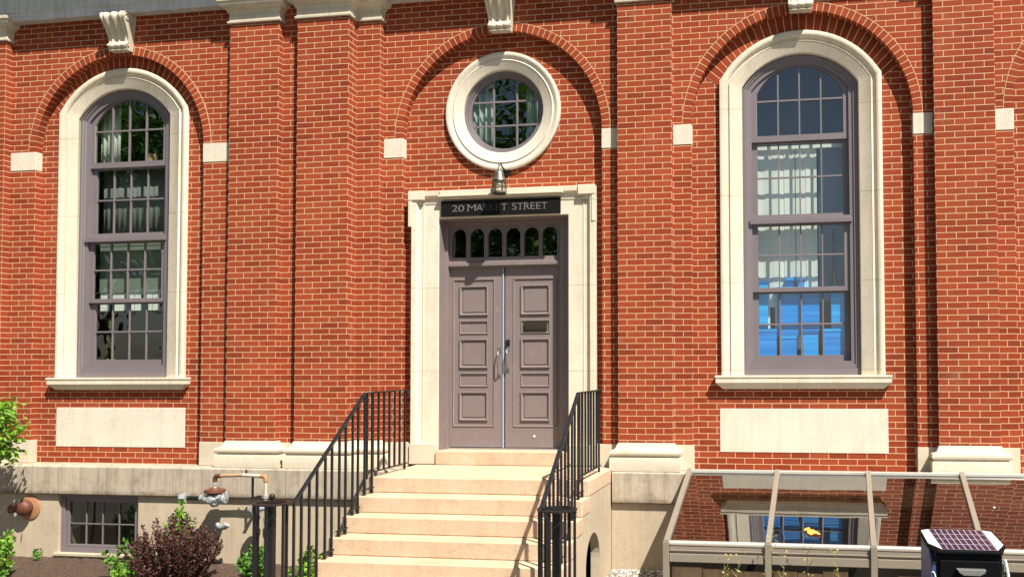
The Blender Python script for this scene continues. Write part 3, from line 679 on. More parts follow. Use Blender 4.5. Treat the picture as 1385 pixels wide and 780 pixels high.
# right window: vertical blinds, grey-blue sheets, blue boxes
vb = thing('vertical_blinds', 'white vertical blind slats of uneven length in the right window', 'blinds')
m = MB(); m.box(-.42, .64, .30, .34, 4.50, 4.54); m.build('head_rail', BLIND, vb)
xs = [-.40, -.34, -.28, -.22, -.155, -.095, -.035, .025, .10, .16, .22, .28]
for k, x in enumerate(xs):
    zb = 2.12+.25*random.random() if k % 3 else 2.55+.1*random.random()
    m = MB(); rot = Matrix.Rotation(R(random.uniform(-9, 4)), 3, 'Z'); m.obox((x, .33+.004*(k % 2), (zb+4.5)/2), .066, .002, 4.5-zb, rot); m.build('slat', BLIND, vb)
m = MB(); m.box(.34, .72, .46, .465, 2.70, 4.56); o = m.build('backing_sheet', plain('pale_shade', (.26, .31, .36), .8)); tag(o, 'pale grey-blue hanging behind the right-hand panes of the right window', 'blind')
m = MB(); m.box(-.70, .90, 1.10, 1.105, 2.0, 5.9); tag(m.build('backing_sheet', plain('sky_reflection_grey', (.18, .23, .31), .8)), 'dull blue-grey sheet behind the white slats, coloured as sky reflected in the right window', 'blind')  # sky reflection of the top panes painted as a blue-grey sheet
BL = [plain('blue_box', (.001, .25, .74), .5), plain('blue_box_light', (.006, .36, .88), .5), plain('blue_box_dark', (.001, .15, .52), .5)]
def banded(name, c1, c2):
    a = N(name); mp = a.n('ShaderNodeMapping'); a.l(a.ob(), mp.inputs[0]); mp.inputs['Scale'].default_value = (.8, .8, 30)
    return a.fin(a.ramp(a.noise(mp.outputs[0], 1.0, 3, .6), [(.36, c2), (.5, c1), (.66, tuple(min(1, q*1.25+.01) for q in c1))]), .5)
BL = [banded('blue_box', (.002, .27, .80), (.001, .21, .68)), banded('blue_box_light', (.01, .38, .92), (.006, .32, .82)), banded('blue_box_dark', (.001, .16, .55), (.001, .08, .32))]
boxes = [(-.42, -.17, 2.00, 2.37, 0, 'blue box at the bottom left inside the right window'), (-.375, -.27, 2.375, 2.93, 1, 'tall narrow blue box at the far left inside the right window'),
         (-.14, .06, 2.00, 2.28, 0, 'blue box at the bottom, second from the left inside the right window'), (-.165, .105, 2.285, 2.86, 0, 'large blue box above the second lowest one inside the right window'),
         (-.06, .06, 2.865, 2.96, 2, 'small dark blue box on top in the middle of the right window'), (.13, .31, 2.00, 2.33, 1, 'light blue box at the bottom right of centre inside the right window'),
         (.12, .33, 2.335, 2.82, 0, 'large blue box right of centre inside the right window'), (.09, .16, 2.825, 2.95, 1, 'small light blue box above the large one right of centre'),
         (.36, .62, 2.00, 2.36, 0, 'blue box at the bottom right corner inside the right window'), (.46, .62, 2.365, 2.86, 1, 'tall light blue box at the far right inside the right window')]
for (a, b, z0, z1, mi, lb) in boxes:
    t = thing('storage_box', lb, 'box', group='blue boxes stacked behind the right window')
    if z0 == 2.0: z0 = 1.986
    zl = z1-.035
    m = MB(); m.box(a, b, .26, .285 if 0 else .44, z0, zl)
    m.build('box_body', BL[mi], t, bevel=.004)
    m = MB(); m.box(a-.004, b+.004, .255, .445, zl+.001, z1); m.build('lid', BL[(mi+1) % 3], t, bevel=.003)
cn = MB(); cn.lathe([(0, 1.986), (.05, 1.986), (.05, 2.30), (.035, 2.33), (.03, 2.36), (0, 2.36)], (.225-.0, .225, 0), 'z', 16)
# tall dark pointed object in the right-hand pane of the right window
st = thing('pointed_object', 'dark pointed object standing at the right inside the right window', 'lamp')
m = MB(); m.lathe([(0, 2.84), (.045, 2.84), (.05, 2.86), (.028, 2.95), (.02, 3.10), (.012, 3.35), (.018, 3.40), (.010, 3.52), (0, 3.54)], (.50, .30, 0), 'z', 14); m.box(.46, .54, .27, .345, 2.10, 2.84); m.build('stem', plain('dark_plastic', (.01, .012, .012), .4), st, smooth=True)

# ------------------------------------------------------------------ entrance steps
stp = thing('entrance_steps', 'pink-tan granite steps rising to the double door', 'steps')
SX0, SX1 = -4.50, -2.07
nos = [-1.28, -1.58, -1.83, -2.09, -2.35, -2.62, -2.89, -3.16]
for k, yn in enumerate(nos):
    z1 = .757-.165*k; z0 = z1-.165; yb = -.062 if k == 0 else nos[k-1]+.05
    m = MB(); off = (.0, -.015, .012, -.01, .018, -.012, .01, 0)[k]*0
    m.box(SX0-off, SX1+off, yn, yb, z0+.0015, z1)
    m.build('landing' if k == 0 else 'step', STEP, stp, bevel=.010)
# side walls under the steps; the right one has a small arched opening
m = MB()
for k in range(1, 8): m.box(SX0+.01, SX0+.14, nos[k-1]+.05, -.23 if k == 1 else nos[k-2]+.05, -.9, .757-.165*k-.002)
m.build('side_wall', FOUND, stp)
m = MB(); ay, az, ar = -1.10, -.13, .32; X = SX1-.004
def stz(y): return .757-.165*(1+sum(1 for n_ in nos if y < n_))
def arz(y): return az+math.sqrt(max(0, ar*ar-(y-ay)**2)) if abs(y-ay) < ar-1e-6 else -.9
ysn = sorted(set([-.17]+nos+[ay+ar*math.cos(pi*k/20) for k in range(21)]), reverse=True)
for y0, y1 in zip(ysn, ysn[1:]):
    mid = (y0+y1)/2; top = stz(mid)
    if abs(mid-ay) < ar: b0, b1 = (az+math.sqrt(max(0, ar*ar-(q-ay)**2)) for q in (y0, y1))
    else: b0 = b1 = -.9
    m.poly([(X, y0, b0), (X, y1, b1), (X, y1, top), (X, y0, top)])
    if abs(mid-ay) < ar: m.poly([(X, y0, b0), (X, y1, b1), (X-.10, y1, b1), (X-.10, y0, b0)])
for yy in (ay-ar, ay+ar): m.poly([(X, yy, -.9), (X-.10, yy, -.9), (X-.10, yy, az), (X, yy, az)])
m.build('side_wall', FOUND, stp, weld=False)
m = MB(); m.box(X-1.6, X-.02, -.34, -.32, -.9, .42); m.box(X-1.6, X-1.58, -1.6, -.34, -.9, .25); m.box(X-1.58, X-.11, -1.24, -.34, .27, .28); m.build('void_shade', plain('shade_black', (.012, .011, .010), .95), stp)  # near-black panels paint the shade inside the arched opening

# ------------------------------------------------------------------ railings
def railing(xr, sgn, label):
    t = thing('railing', label, 'railing', group='black iron railings beside the entrance steps')
    yt, zt, yb, zb = -1.50, 1.662, -2.80, .715
    vx = xr+sgn*.165; vy = -2.88; vr = .155
    # handrail
    m = MB(); m.bar((xr, -.36+.05 if 0 else -.50, zt+.005), (xr, yt, zt), .040, .014); m.bar((xr, yt, zt), (xr, yb, zb), .040, .016)
    m.box(xr-.010, xr+.010, -.52, -.47, zt-.035, zt-.002); m.build('handrail', IRON, t, bevel=.003)
    # volute: flat bar curling outwards round the newel
    m = MB(); pts = []
    for k in range(31):
        a = k/30*2*pi*1.02; rr = vr*(1-.12*k/30)
        pts.append(Vector((vx-sgn*rr*math.cos(a), vy-rr*math.sin(a), zb-.002)))
    pts = [Vector((xr, yb+.01, zb))]+pts
    for p, q in zip(pts, pts[1:]):
        m.bar(p, q+(q-p)*.12, .016, .040) if abs((q-p).normalized().x) < -1 else None
    for z_ in (0,):
        for k in range(len(pts)-1):
            p, q = pts[k], pts[k+1]; dv = (q-p).normalized(); nn = Vector((-dv.y, dv.x, 0))*.02
            dq = ((pts[k+2]-q).normalized() if k+2 < len(pts) else dv); n2 = Vector((-(dv+dq).y, (dv+dq).x, 0)).normalized()*.02
            dp = ((p-pts[k-1]).normalized() if k else dv); n1 = Vector((-(dv+dp).y, (dv+dp).x, 0)).normalized()*.02; h = Vector((0, 0, .014))
            A = [p-n1, q-n2, q+n2, p+n1]
            m.poly(A); m.poly([x+h for x in A]); m.poly([A[0], A[1], A[1]+h, A[0]+h]); m.poly([A[3], A[2], A[2]+h, A[3]+h])
    m.build('volute', IRON, t)
    gz = .757-.165*7
    m = MB(); m.box(vx-.026, vx+.026, vy-.026, vy+.026, gz-.3, zb+.012); m.lathe([(0, zb-.008), (.10, zb-.008), (.10, zb+.004), (0, zb+.004)], (vx, vy, 0), 'z', 20); m.bar((vx-.11, vy, zb-.001), (vx+.11, vy, zb-.001), .010, .03); m.build('newel_post', IRON, t)
    if sgn < 0:
        m = MB(); m.lathe([(0, zb+.01), (.008, zb+.012), (.007, zb+.035), (.018, zb+.042), (.026, zb+.058), (.024, zb+.075), (.012, zb+.088), (0, zb+.09)], (vx+.0, vy, 0), 'z', 14); m.build('finial', IRON, t, smooth=True)
    # balusters
    def bal(x, y, z0, z1, w=.020):
        m = MB(); m.box(x-w/2, x+w/2, y-w/2, y+w/2, z0, z1); m.build('baluster', IRON, t)
    for k in range(8): bal(xr, -.56-.128*k, .815, zt)
    m = MB(); m.bar((xr, -.50, .825), (xr, -1.49, .815), .026, .012)
    for yy in (-.56, -1.46): m.box(xr-.011, xr+.011, yy-.011, yy+.011, .757, .82)
    m.build('bottom_rail', IRON, t)
    def topz(y): return min(zt, zt+(zb-zt)*(y-yt)/(yb-yt))
    bounds = nos[0:1]+nos[1:]
    for k in range(1, 6):
        z = .757-.165*k; a, b = nos[k-1]-.035, nos[k]+.030
        if k >= 5: break
        ys = [a-.03, (a+b)/2-.01 if b-a < -.3 else b+.045]
        for y in ys: bal(xr, y, z+.055, topz(y) if y > yb else zb)
        m = MB(); m.bar((xr, a+.005, z+.062), (xr, b+.0, z+.058), .026, .012)
        for yy in ys: m.box(xr-.012, xr+.012, yy-.012, yy+.012, z, z+.06)
        m.build('bottom_rail', IRON, t)
    for y in (-2.42, -2.55, -2.68, -2.80):
        k = sum(1 for n_ in nos if y < n_); bal(xr, y, .757-.165*k, topz(y) if y > yb else zb)
    for a in (20, 75, 130, 185, 240, 300):
        a = R(a); rr = vr*(1-.12*a/(2*pi)); bal(vx-sgn*rr*math.cos(a), vy-rr*math.sin(a), gz-.3, zb)
    return t
railing(-4.43, -1, 'black iron railing left of the steps, curling round a ball-topped newel')
railing(-2.13, 1, 'black iron railing right of the steps, beside the glass-roofed enclosure')

# ------------------------------------------------------------------ fire connection and gas service
RUST = plain('rusty_brown', (.16, .055, .03), .6, .2, var=.5); ORG = plain('primer_orange', (.42, .20, .10), .6, var=.4); GALV = plain('galvanised', (.58, .60, .60), .4, .45, var=.5); CREAM = plain('cream_pipe', (.55, .50, .38), .5, var=.3)
t = thing('fire_connection', 'rust brown standpipe connection with capped nozzle beside the basement window', 'standpipe')
m = MB(); m.lathe([(.0, 0), (.155, 0), (.155, .012), (.14, .02), (0, .02)], (-9.555, -.37, .185), 'y', 28); m.build('wall_plate', ORG, t, smooth=True)
m = MB(); m.lathe([(.0, .01), (.085, .01), (.088, .04), (.098, .05), (.100, .09), (.085, .12), (.05, .14), (0, .145)], (-9.575, -.37, .190), 'y', 24); m.build('body', RUST, t, smooth=True)
m = MB(); m.tube([(-9.60, -.44, .19), (-9.65, -.47, .185), (-9.69, -.49, .18)], [.05, .042, .045], 16); m.tube([(-9.69, -.49, .18), (-9.72, -.505, .178)], [.055, .052], 16); m.tube([(-9.72, -.505, .178), (-9.735, -.512, .178)], [.022, .02], 8); m.build('nozzle_cap', RUST, t, smooth=True)
t = thing('gas_service', 'silver gas regulator and rusty pipework against the foundation wall', 'gas pipes')
gy = -.62; t.location = (-.05, 0, 0)
def seg(name, pts, r, mat, n=12): mm = MB(); mm.tube(pts, r, n); return mm.build(name, mat, t, smooth=True)
seg('pipe', [(-6.70, gy, .655), (-6.38, gy, .668)], .021, plain('rust_white_pipe', (.48, .30, .16), .6, var=.5)); seg('pipe', [(-6.38, gy, .668), (-6.13, gy, .660)], .022, CREAM)
seg('elbow', [(-6.67, gy, .657), (-6.725, gy, .652), (-6.745, gy, .63), (-6.745, gy, .585)], .027, RUST); seg('elbow', [(-6.15, gy, .661), (-6.10, gy, .655), (-6.085, gy, .635), (-6.085, gy, .595)], .027, plain('rust_elbow', (.40, .20, .08), .6, var=.4))
seg('pipe', [(-6.745, gy, .60), (-6.745, gy, .49)], .019, CREAM); seg('union', [(-6.745, gy, .575), (-6.745, gy, .545)], .028, GALV)
seg('pipe', [(-6.085, gy, .60), (-6.085, gy, -.40)], .019, CREAM)
for z in (.16, .02, -.02): seg('coupling', [(-6.085, gy, z+.03), (-6.085, gy, z-.03)], .029, RUST if z < .1 else GALV)
m = MB(); m.lathe([(.0, .515), (.05, .515), (.06, .50), (.115, .492), (.118, .475), (.118, .462), (.10, .452), (.06, .44), (.05, .42), (0, .42)], (-6.745, gy, 0), 'z', 22); m.build('diaphragm_cap', RUST, t, smooth=True)
m = MB(); m.tube([(-6.93, gy, .385), (-6.87, gy, .385), (-6.86, gy, .385), (-6.80, gy, .385), (-6.745, gy, .385), (-6.69, gy, .385), (-6.66, gy, .385), (-6.63, gy, .385), (-6.60, gy, .385)], [.042, .045, .052, .060, .075, .065, .055, .048, .052], 14)
m.tube([(-6.745, gy, .44), (-6.745, gy, .32), (-6.745, gy, .29)], [.05, .062, .035], 14); m.tube([(-6.66, gy-.06, .42), (-6.66, gy+.06, .36)], .03, 10); m.tube([(-6.81, gy-.09, .40), (-6.81, gy, .385)], .028, 10)
m.build('regulator_body', GALV, t, smooth=True)
seg('pipe', [(-7.13, gy, .385), (-6.92, gy, .385)], .026, IRON)
m = MB(); m.tube([(-7.17, gy, .385), (-7.11, gy, .385)], .062, 6); m.tube([(-7.20, gy, .385), (-7.17, gy, .385)], .045, 8); m.build('meter_plug', GALV, t)
m = MB(); m.tube([(-6.71, gy, .10), (-6.705, gy, .075), (-6.68, gy, .055), (-6.64, gy-.01, .050), (-6.59, gy-.02, .060), (-6.57, gy-.02, .09)], [.020, .027, .032, .036, .034, .040], 12); m.build('elbow', GALV, t, smooth=True)
m = MB(); m.tube([(-6.18, gy-.02, .35), (-6.18, gy-.02, .20)], .042, 12); m.tube([(-6.18, gy-.09, .28), (-6.18, gy+.02, .28)], [.05, .055], 12); m.tube([(-6.18, gy-.02, .285), (-6.085, gy, .285)], .03, 10); m.box(-6.19, -6.17, gy-.10, gy-.085, .22, .34); m.build('valve', GALV, t, smooth=True)
for (x0_, x1_, rr_) in ((-6.815, -6.790, .072), (-6.70, -6.685, .070), (-6.625, -6.612, .060)):
    m = MB(); m.tube([(x0_, gy, .385), (x1_, gy, .385)], rr_, 8); m.build('flange', GALV, t)
m = MB(); m.tube([(-6.745, gy-.02, .385), (-6.745, gy-.11, .385)], [.045, .040], 12); m.tube([(-6.745, gy-.11, .385), (-6.745, gy-.12, .385)], .03, 6); m.build('inspection_plug', GALV, t)
m = MB(); m.tube([(-6.60, gy, .385), (-6.585, gy, .42), (-6.60, gy-.01, .47)], [.018, .016, .014], 8); m.build('vent', GALV, t, smooth=True)
m = MB(); m.tube([(-6.20, gy-.02, .24), (-6.20, gy-.02, .33)], [.06, .06], 10); m.tube([(-6.20, gy-.10, .285), (-6.20, gy-.02, .285)], [.035, .05], 6); m.build('valve', GALV, t)
seg('union', [(-6.085, gy, .44), (-6.085, gy, .40)], .030, GALV)
m = MB(); m.box(-6.29, -6.27, gy+.03, gy+.05, .40, .655); m.box(-6.345, -6.33, gy-.006, gy+.006, .67, .73); m.box(-6.30, -6.26, gy+.02, -.43, .39, .405); m.build('pipe_bracket', IRON, t)

# ------------------------------------------------------------------ glass-roofed enclosure
en = thing('glass_enclosure', 'bronze framed lean-to glass roof over the areaway, reflecting the wall', 'glass roof')
EX = [-1.150+.982*k for k in range(7)]; sk = -.072; ET = (-.245, .742); EB = (-1.62, .205)
def ept(x, t, dn=0.0):      # t 0 top .. 1 bottom
    y = ET[0]+(EB[0]-ET[0])*t; z = ET[1]+(EB[1]-ET[1])*t; nrm = Vector((0, -(ET[1]-EB[1]), (ET[0]-EB[0]))).normalized()
    return Vector((x+sk*t, y, z))+nrm*dn
for k in range(6):
    m = MB(); a, b = EX[k]+.02, EX[k+1]-.02
    c = [ept(a, .01), ept(b, .01), ept(b, .985), ept(a, .985)]; lo = [p-Vector((0, .002, .006)) for p in c]
    m.poly(c); o = m.build('glass_pane', RGLASS, en)
for k, x in enumerate(EX):
    m = MB(); m.bar(ept(x, -.005, .012), ept(x, 1.0, .012), .052, .055); m.build('rafter', BRONZE, en, bevel=.004)
    m = MB(); m.box(x+sk-.030, x+sk+.030, EB[1]*0-1.665, -1.60, -1.1, .235); m.build('post', BRONZE, en, bevel=.004)
RID = plain('glint_metal', (.80, .76, .66), .28, .6)  # sun glint on the rails put into a near-white base colour
m = MB(); m.box(EX[0]-.03, EX[-1]+.03, -.28, -.215, .732, .768); m.build('ridge_rail', RID, en, bevel=.006)
for k in range(6):
    a, b = EX[k]+sk+.032, EX[k+1]+sk-.032
    m = MB(); m.tube([(a, -1.615, .212), (b, -1.615, .212)], .026, 12); m.build('eave_rail', RID, en, smooth=True)
    m = MB(); m.box(a, b, -1.630, -1.58, .120, .186); m.box(a, b-.02, -1.640, -1.60, .138, .152); m.build('gutter', BRONZE, en, bevel=.004)
    m = MB(); m.box(a, b, -1.645, -1.58, .035, .116); m.build('front_rail', BRONZE, en, bevel=.005)
WOOD = N('weathered_boards'); mp = WOOD.n('ShaderNodeMapping'); WOOD.l(WOOD.ob(), mp.inputs[0]); mp.inputs['Scale'].default_value = (6, 6, 1.0)
wc = WOOD.ramp(WOOD.noise(mp.outputs[0], 3, 6, .7), [(.3, (.24, .15, .08)), (.5, (.42, .28, .16)), (.72, (.5, .37, .23))]); WOOD = WOOD.fin(wc, .8)
for k in range(6):
    a, b = EX[k]+sk+.035, EX[k+1]+sk-.035; x = a; 
    if k == 1: b = a+.72
    if k == 2: a = a+.20; x = a
    nb = 3
    for j in range(nb):
        wdt = (b-a)/nb; m = MB(); m.box(x+.003, x+wdt-.003, -1.50+.006*(j % 2), -1.47, -1.1, -.045-.012*((j*7+k) % 3)); m.build('board', WOOD, en); x += wdt
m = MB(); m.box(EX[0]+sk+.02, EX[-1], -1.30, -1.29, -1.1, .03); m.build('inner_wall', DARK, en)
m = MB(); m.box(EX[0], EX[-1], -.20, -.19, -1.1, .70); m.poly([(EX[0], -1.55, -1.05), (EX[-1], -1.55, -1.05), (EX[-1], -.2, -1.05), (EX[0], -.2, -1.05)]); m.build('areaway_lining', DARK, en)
# left cheek glass
m = MB(); m.poly([ept(EX[0], .01), ept(EX[0], .985), (EX[0]+sk, -1.6, -.6), (EX[0], -.22, -.6)]); m.build('side_pane', RGLASS, en)
# leaf and droplet on the glass
c = ept(.24, .83, .012); lf_ = MB(); cc = Vector(c); ux = Vector((1, 0, 0)); uy = (ept(0, 0)-ept(0, 1)).normalized(); un = ux.cross(uy)
out = [(-.075, .06), (-.03, .075), (-.015, .045), (.015, .05), (.02, .02), (.06, .0), (.085, -.035), (.06, -.05), (.03, -.03), (-.01, -.05), (-.045, -.025), (-.05, .015), (-.08, .025)]
ctr = cc+un*.012; P_ = [cc+ux*a+uy*b+un*(.006*math.sin(i*1.9)+.004) for i, (a, b) in enumerate(out)]
for k in range(len(P_)): lf_.poly([P_[k], P_[(k+1) % len(P_)], ctr])
o = lf_.build('fallen_leaf', leaf_mat('orange_leaf', (.75, .20, .02), (.9, .42, .08), .2)); o.modifiers.new('s', 'SOLIDIFY').thickness = .002
tag(o, 'curled orange leaf lying low on the second glass pane', 'leaf')
c = ept(2.02, .46, .006); m = MB(); m.lathe([(0, .010), (.010, .006), (.014, 0)], c, 'z', 10); o = m.build('bird_dropping', plain('white_spot', (.7, .68, .6), .7), smooth=True); tag(o, 'tiny whitish spot stuck on the glass right of the last rafter', 'spot')

# ------------------------------------------------------------------ solar litter bin
bn = thing('litter_bin', 'black litter bin with a solar panel lid and blue side graphic', 'litter bin')
BLK = plain('bin_black', (.003, .003, .004), .6, spec=.12); BWT = plain('bin_white', (.72, .72, .70), .35); BGR = plain('bin_grey', (.22, .22, .21), .35, .3); BBL = plain('bin_blue', (.035, .06, .19), .4)
bx, hw = 1.180, .262; yb_, yf_ = -3.28, -3.86; gz = -.62; zb_, zf_ = .700, .664
def bz(y): return zb_+(zf_-zb_)*(y-yb_)/(yf_-yb_)
ch = .055
outl = [(bx-hw, yb_), (bx+hw-.03, yb_), (bx+hw+.0, yb_-.06), (bx+hw, yf_+.16), (bx+hw-ch, yf_), (bx-hw+ch, yf_), (bx-hw, yf_+.16)]
m = MB(); m.poly([(x, y, bz(y)) for x, y in outl]); m.poly([(x, y, bz(y)-.025) for x, y in outl])
for k in range(len(outl)): a, b = outl[k], outl[(k+1) % len(outl)]; m.poly([(*a, bz(a[1])), (*b, bz(b[1])), (*b, bz(b[1])-.025), (*a, bz(a[1])-.025)])
m.build('lid', BLK, bn, bevel=.006)
for sx in (-1, 1):
    q = [(bx+sx*.190, yb_-.012), (bx+sx*(hw-.015), yb_-.05), (bx+sx*(hw-.012), yf_+.17), (bx+sx*(hw-ch-.02), yf_+.03), (bx+sx*.180, yf_+.015)]
    m = MB(); m.poly([(x, y, bz(y)+.003) for x, y in q]); m.poly([(x, y, bz(y)-.001) for x, y in q]); m.build('lid_corner', BWT, bn)
a = N('solar_cells'); br = a.n('ShaderNodeTexBrick'); br.offset = 0; a.l(a.uv(), br.inputs['Vector']); br.inputs['Color1'].default_value = (.018, .014, .035, 1); br.inputs['Color2'].default_value = (.035, .02, .035, 1); br.inputs['Mortar'].default_value = (.42, .38, .45, 1)
br.inputs['Scale'].default_value = 1; br.inputs['Brick Width'].default_value = .0465; br.inputs['Row Height'].default_value = .105; br.inputs['Mortar Size'].default_value = .003
SOL = a.fin(br.outputs['Color'], .35, spec=.3)
m = MB(); m.poly([(bx-.187, yb_-.015, zb_+.0035), (bx+.181, yb_-.015, zb_+.0035), (bx+.175, yf_+.018, bz(yf_+.018)+.0035), (bx-.181, yf_+.018, bz(yf_+.018)+.0035)], [(0, .42), (.4185, .42), (.4185, 0), (0, 0)])
m.build('solar_panel', SOL, bn)
m = MB(); m.box(bx-hw+.04, bx+hw-.05, yf_+.03, yb_-.03, gz, zf_-.03); m.build('body', BLK, bn, bevel=.01)
# front hatch with pull handle
m = MB(); m.box(bx-.200, bx+.195, yf_+.010, yf_+.04, .20, .595); m.build('hopper_door', plain('bin_front', (.003, .003, .004), .7, spec=.08), bn, bevel=.008)
m = MB(); hz = .545
q0 = [(-.095, 0), (.095, 0), (.088, -.022), (.055, -.042), (-.05, -.042), (-.078, -.025)]
m.poly([(bx-.0+a_, yf_-.030, hz+b_) for a_, b_ in q0]); 
for k in range(6): a_, b_ = q0[k], q0[(k+1) % 6]; m.poly([(bx+a_[0], yf_-.030, hz+a_[1]), (bx+b_[0], yf_-.030, hz+b_[1]), (bx+b_[0], yf_+.015, hz+b_[1]), (bx+a_[0], yf_+.015, hz+a_[1])])
m.build('handle', BGR, bn, bevel=.004)
for sx, mt in ((-1, BBL), (1, BGR)):
    m = MB(); X = bx+sx*(hw-.012)-(.0 if sx < 0 else .02); pr = [(yf_+.06, gz), (yf_+.06, .56), (yf_+.16, .64), (yb_-.05, .66), (yb_-.02, gz)]
    xa_ = X; xb_ = X-sx*.035
    m.poly([(xa_, *p) for p in pr]); m.poly([(xb_, *p) for p in pr])
    for k in range(5): a_, b_ = pr[k], pr[(k+1) % 5]; m.poly([(xa_, *a_), (xa_, *b_), (xb_, *b_), (xb_, *a_)])
    m.build('side_panel', mt, bn, bevel=.01)
# curved blue graphic at the front left corner and the pale edge strip at the front right
def cap_panel(xa, xb, z0, z1, mt, nm, yy, n=14):
    m = MB(); cx_, rx = (xa+xb)/2, (xb-xa)/2; cz_, rz = (z0+z1)/2, (z1-z0)/2
    m.poly([(cx_+rx*math.cos(2*pi*k/28), yy, cz_+rz*math.sin(2*pi*k/28)) for k in range(28)]); o = m.build(nm, mt, bn); o.modifiers.new('s', 'SOLIDIFY').thickness = .008
cap_panel(bx-hw+.004, bx-hw+.068, .12, .575, BGR, 'graphic_edge', yf_+.052); cap_panel(bx-hw+.002, bx-hw+.060, .135, .56, BBL, 'graphic', yf_+.043)
m = MB(); pts = [(bx-hw+.028-.020*math.cos(t), yf_+.032, .42+.09*math.sin(t)) for t in [1.9-.26*k for k in range(15)]]; pts = [(2*(bx-hw+.024)-p[0], p[1], p[2]) for p in pts]; m.tube(pts, [.003+.0035*math.sin(pi*k/14) for k in range(15)], 6); m.build('swirl_mark', BWT, bn)
m = MB(); m.tube([(bx+hw-.030, yf_+.05, .60), (bx+hw-.012, yf_+.05, .50), (bx+hw-.010, yf_+.05, .2), (bx+hw-.020, yf_+.05, gz)], .011, 8); m.build('edge_strip', BWT, bn, smooth=True)

# ------------------------------------------------------------------ ground
def sheet(name, pts, mat, kind='structure', sub=0):
    m = MB(); m.poly(pts); o = m.build(name, mat); o['kind'] = kind; return o
MU = N('mulch'); v = MU.noise(MU.ob(), 38, 8, .8); MUL = MU.ramp(v, [(.3, (.018, .010, .006)), (.5, (.075, .042, .026)), (.62, (.14, .085, .055)), (.75, (.26, .18, .12))]); MU.bump(v, 1.0, .03); MU = MU.fin(MUL, .95)
CO = stone_mat('concrete', (.22, .205, .18), (.18, .165, .145), stain=.4, speck=.3)
AS = stone_mat('asphalt', (.055, .055, .055), (.045, .045, .045), speck=.5)
def grid(name, x0, x1, y0, y1, zf, nx, ny, mat, rough):
    m = MB(); rnd = random.Random(3)
    P = [[(x0+(x1-x0)*i/nx, y0+(y1-y0)*j/ny, zf(y0+(y1-y0)*j/ny)+rnd.uniform(-rough, rough)) for j in range(ny+1)] for i in range(nx+1)]
    for i in range(nx):
        for j in range(ny): m.poly([P[i][j], P[i+1][j], P[i+1][j+1], P[i][j+1]])
    o = m.build(name, mat, smooth=True); o['kind'] = 'structure'; return o
gzf = lambda y: -.425-.07*min(max(0, -y-.3), 2.9)
sheet('ground', [(-300, -300, -.80), (300, -300, -.80), (300, 300, -.80), (-300, 300, -.80)], stone_mat('earth', (.12, .11, .07), (.09, .08, .05)))
grid('planting_bed', -12.0, -4.3, -3.05, -.25, gzf, 110, 42, MU, .012)
grid('gravel_bed', -2.3, 5.0, -3.05, -.05, lambda y: -.40-.075*min(max(0, -y-.3), 2.9), 70, 30, stone_mat('gravel_base', (.25, .22, .18), (.16, .14, .11), speck=.9), .012)
m = MB(); m.box(-60, 60, -6.2, -3.05, -.95, -.62); o = m.build('sidewalk', CO); o['kind'] = 'structure'
m = MB(); m.box(-4.6, -1.9, -3.3, -3.0, -.95, -.61); 
m = MB(); m.box(-60, 60, -6.36, -6.2, -.95, -.625); o = m.build('kerb', CO, bevel=.015); o['kind'] = 'structure'
sheet('road', [(-60, -17, -.76), (60, -17, -.76), (60, -6.36, -.76), (-60, -6.36, -.76)], AS)
m = MB(); m.box(-60, 60, -20, -17, -.95, -.63); o = m.build('sidewalk', CO); o['kind'] = 'structure'
# gravel stones by the steps
m = MB(); rnd = random.Random(5)
for k in range(2600):
    x = rnd.uniform(-2.05, -1.15); y = rnd.uniform(-1.7, -.18); s = rnd.uniform(.008, .02); z = -.40-.075*max(0, -y-.3)+s*.3
    i = len(m.v); rot = Matrix.Rotation(rnd.uniform(0, 6), 3, 'Z') @ Matrix.Rotation(rnd.uniform(-.5, .5), 3, 'X')
    for vv in ((1, 0, 0), (-1, .1, 0), (.1, .8, 0), (0, -.8, 0), (0, 0, .7), (0, 0, -.7)): m.v.append(tuple(Vector((x, y, z))+rot @ (Vector(vv)*s)))
    for f_ in ((0, 2, 4), (2, 1, 4), (1, 3, 4), (3, 0, 4), (2, 0, 5), (1, 2, 5), (3, 1, 5), (0, 3, 5)): m.f.append(tuple(i+q for q in f_)); m.uv.append([(0, 0)]*3)
gm = N('gravel_stones'); g = gm.n('ShaderNodeNewGeometry'); gm = gm.fin(gm.ramp(g.outputs['Random Per Island'], [(0, (.12, .11, .09)), (.4, (.35, .32, .27)), (.8, (.55, .52, .46)), (1, (.7, .66, .58))]), .8)
o = m.build('gravel', gm, weld=False); tag(o, 'loose grey and white gravel beside the steps', 'gravel', kind='stuff')

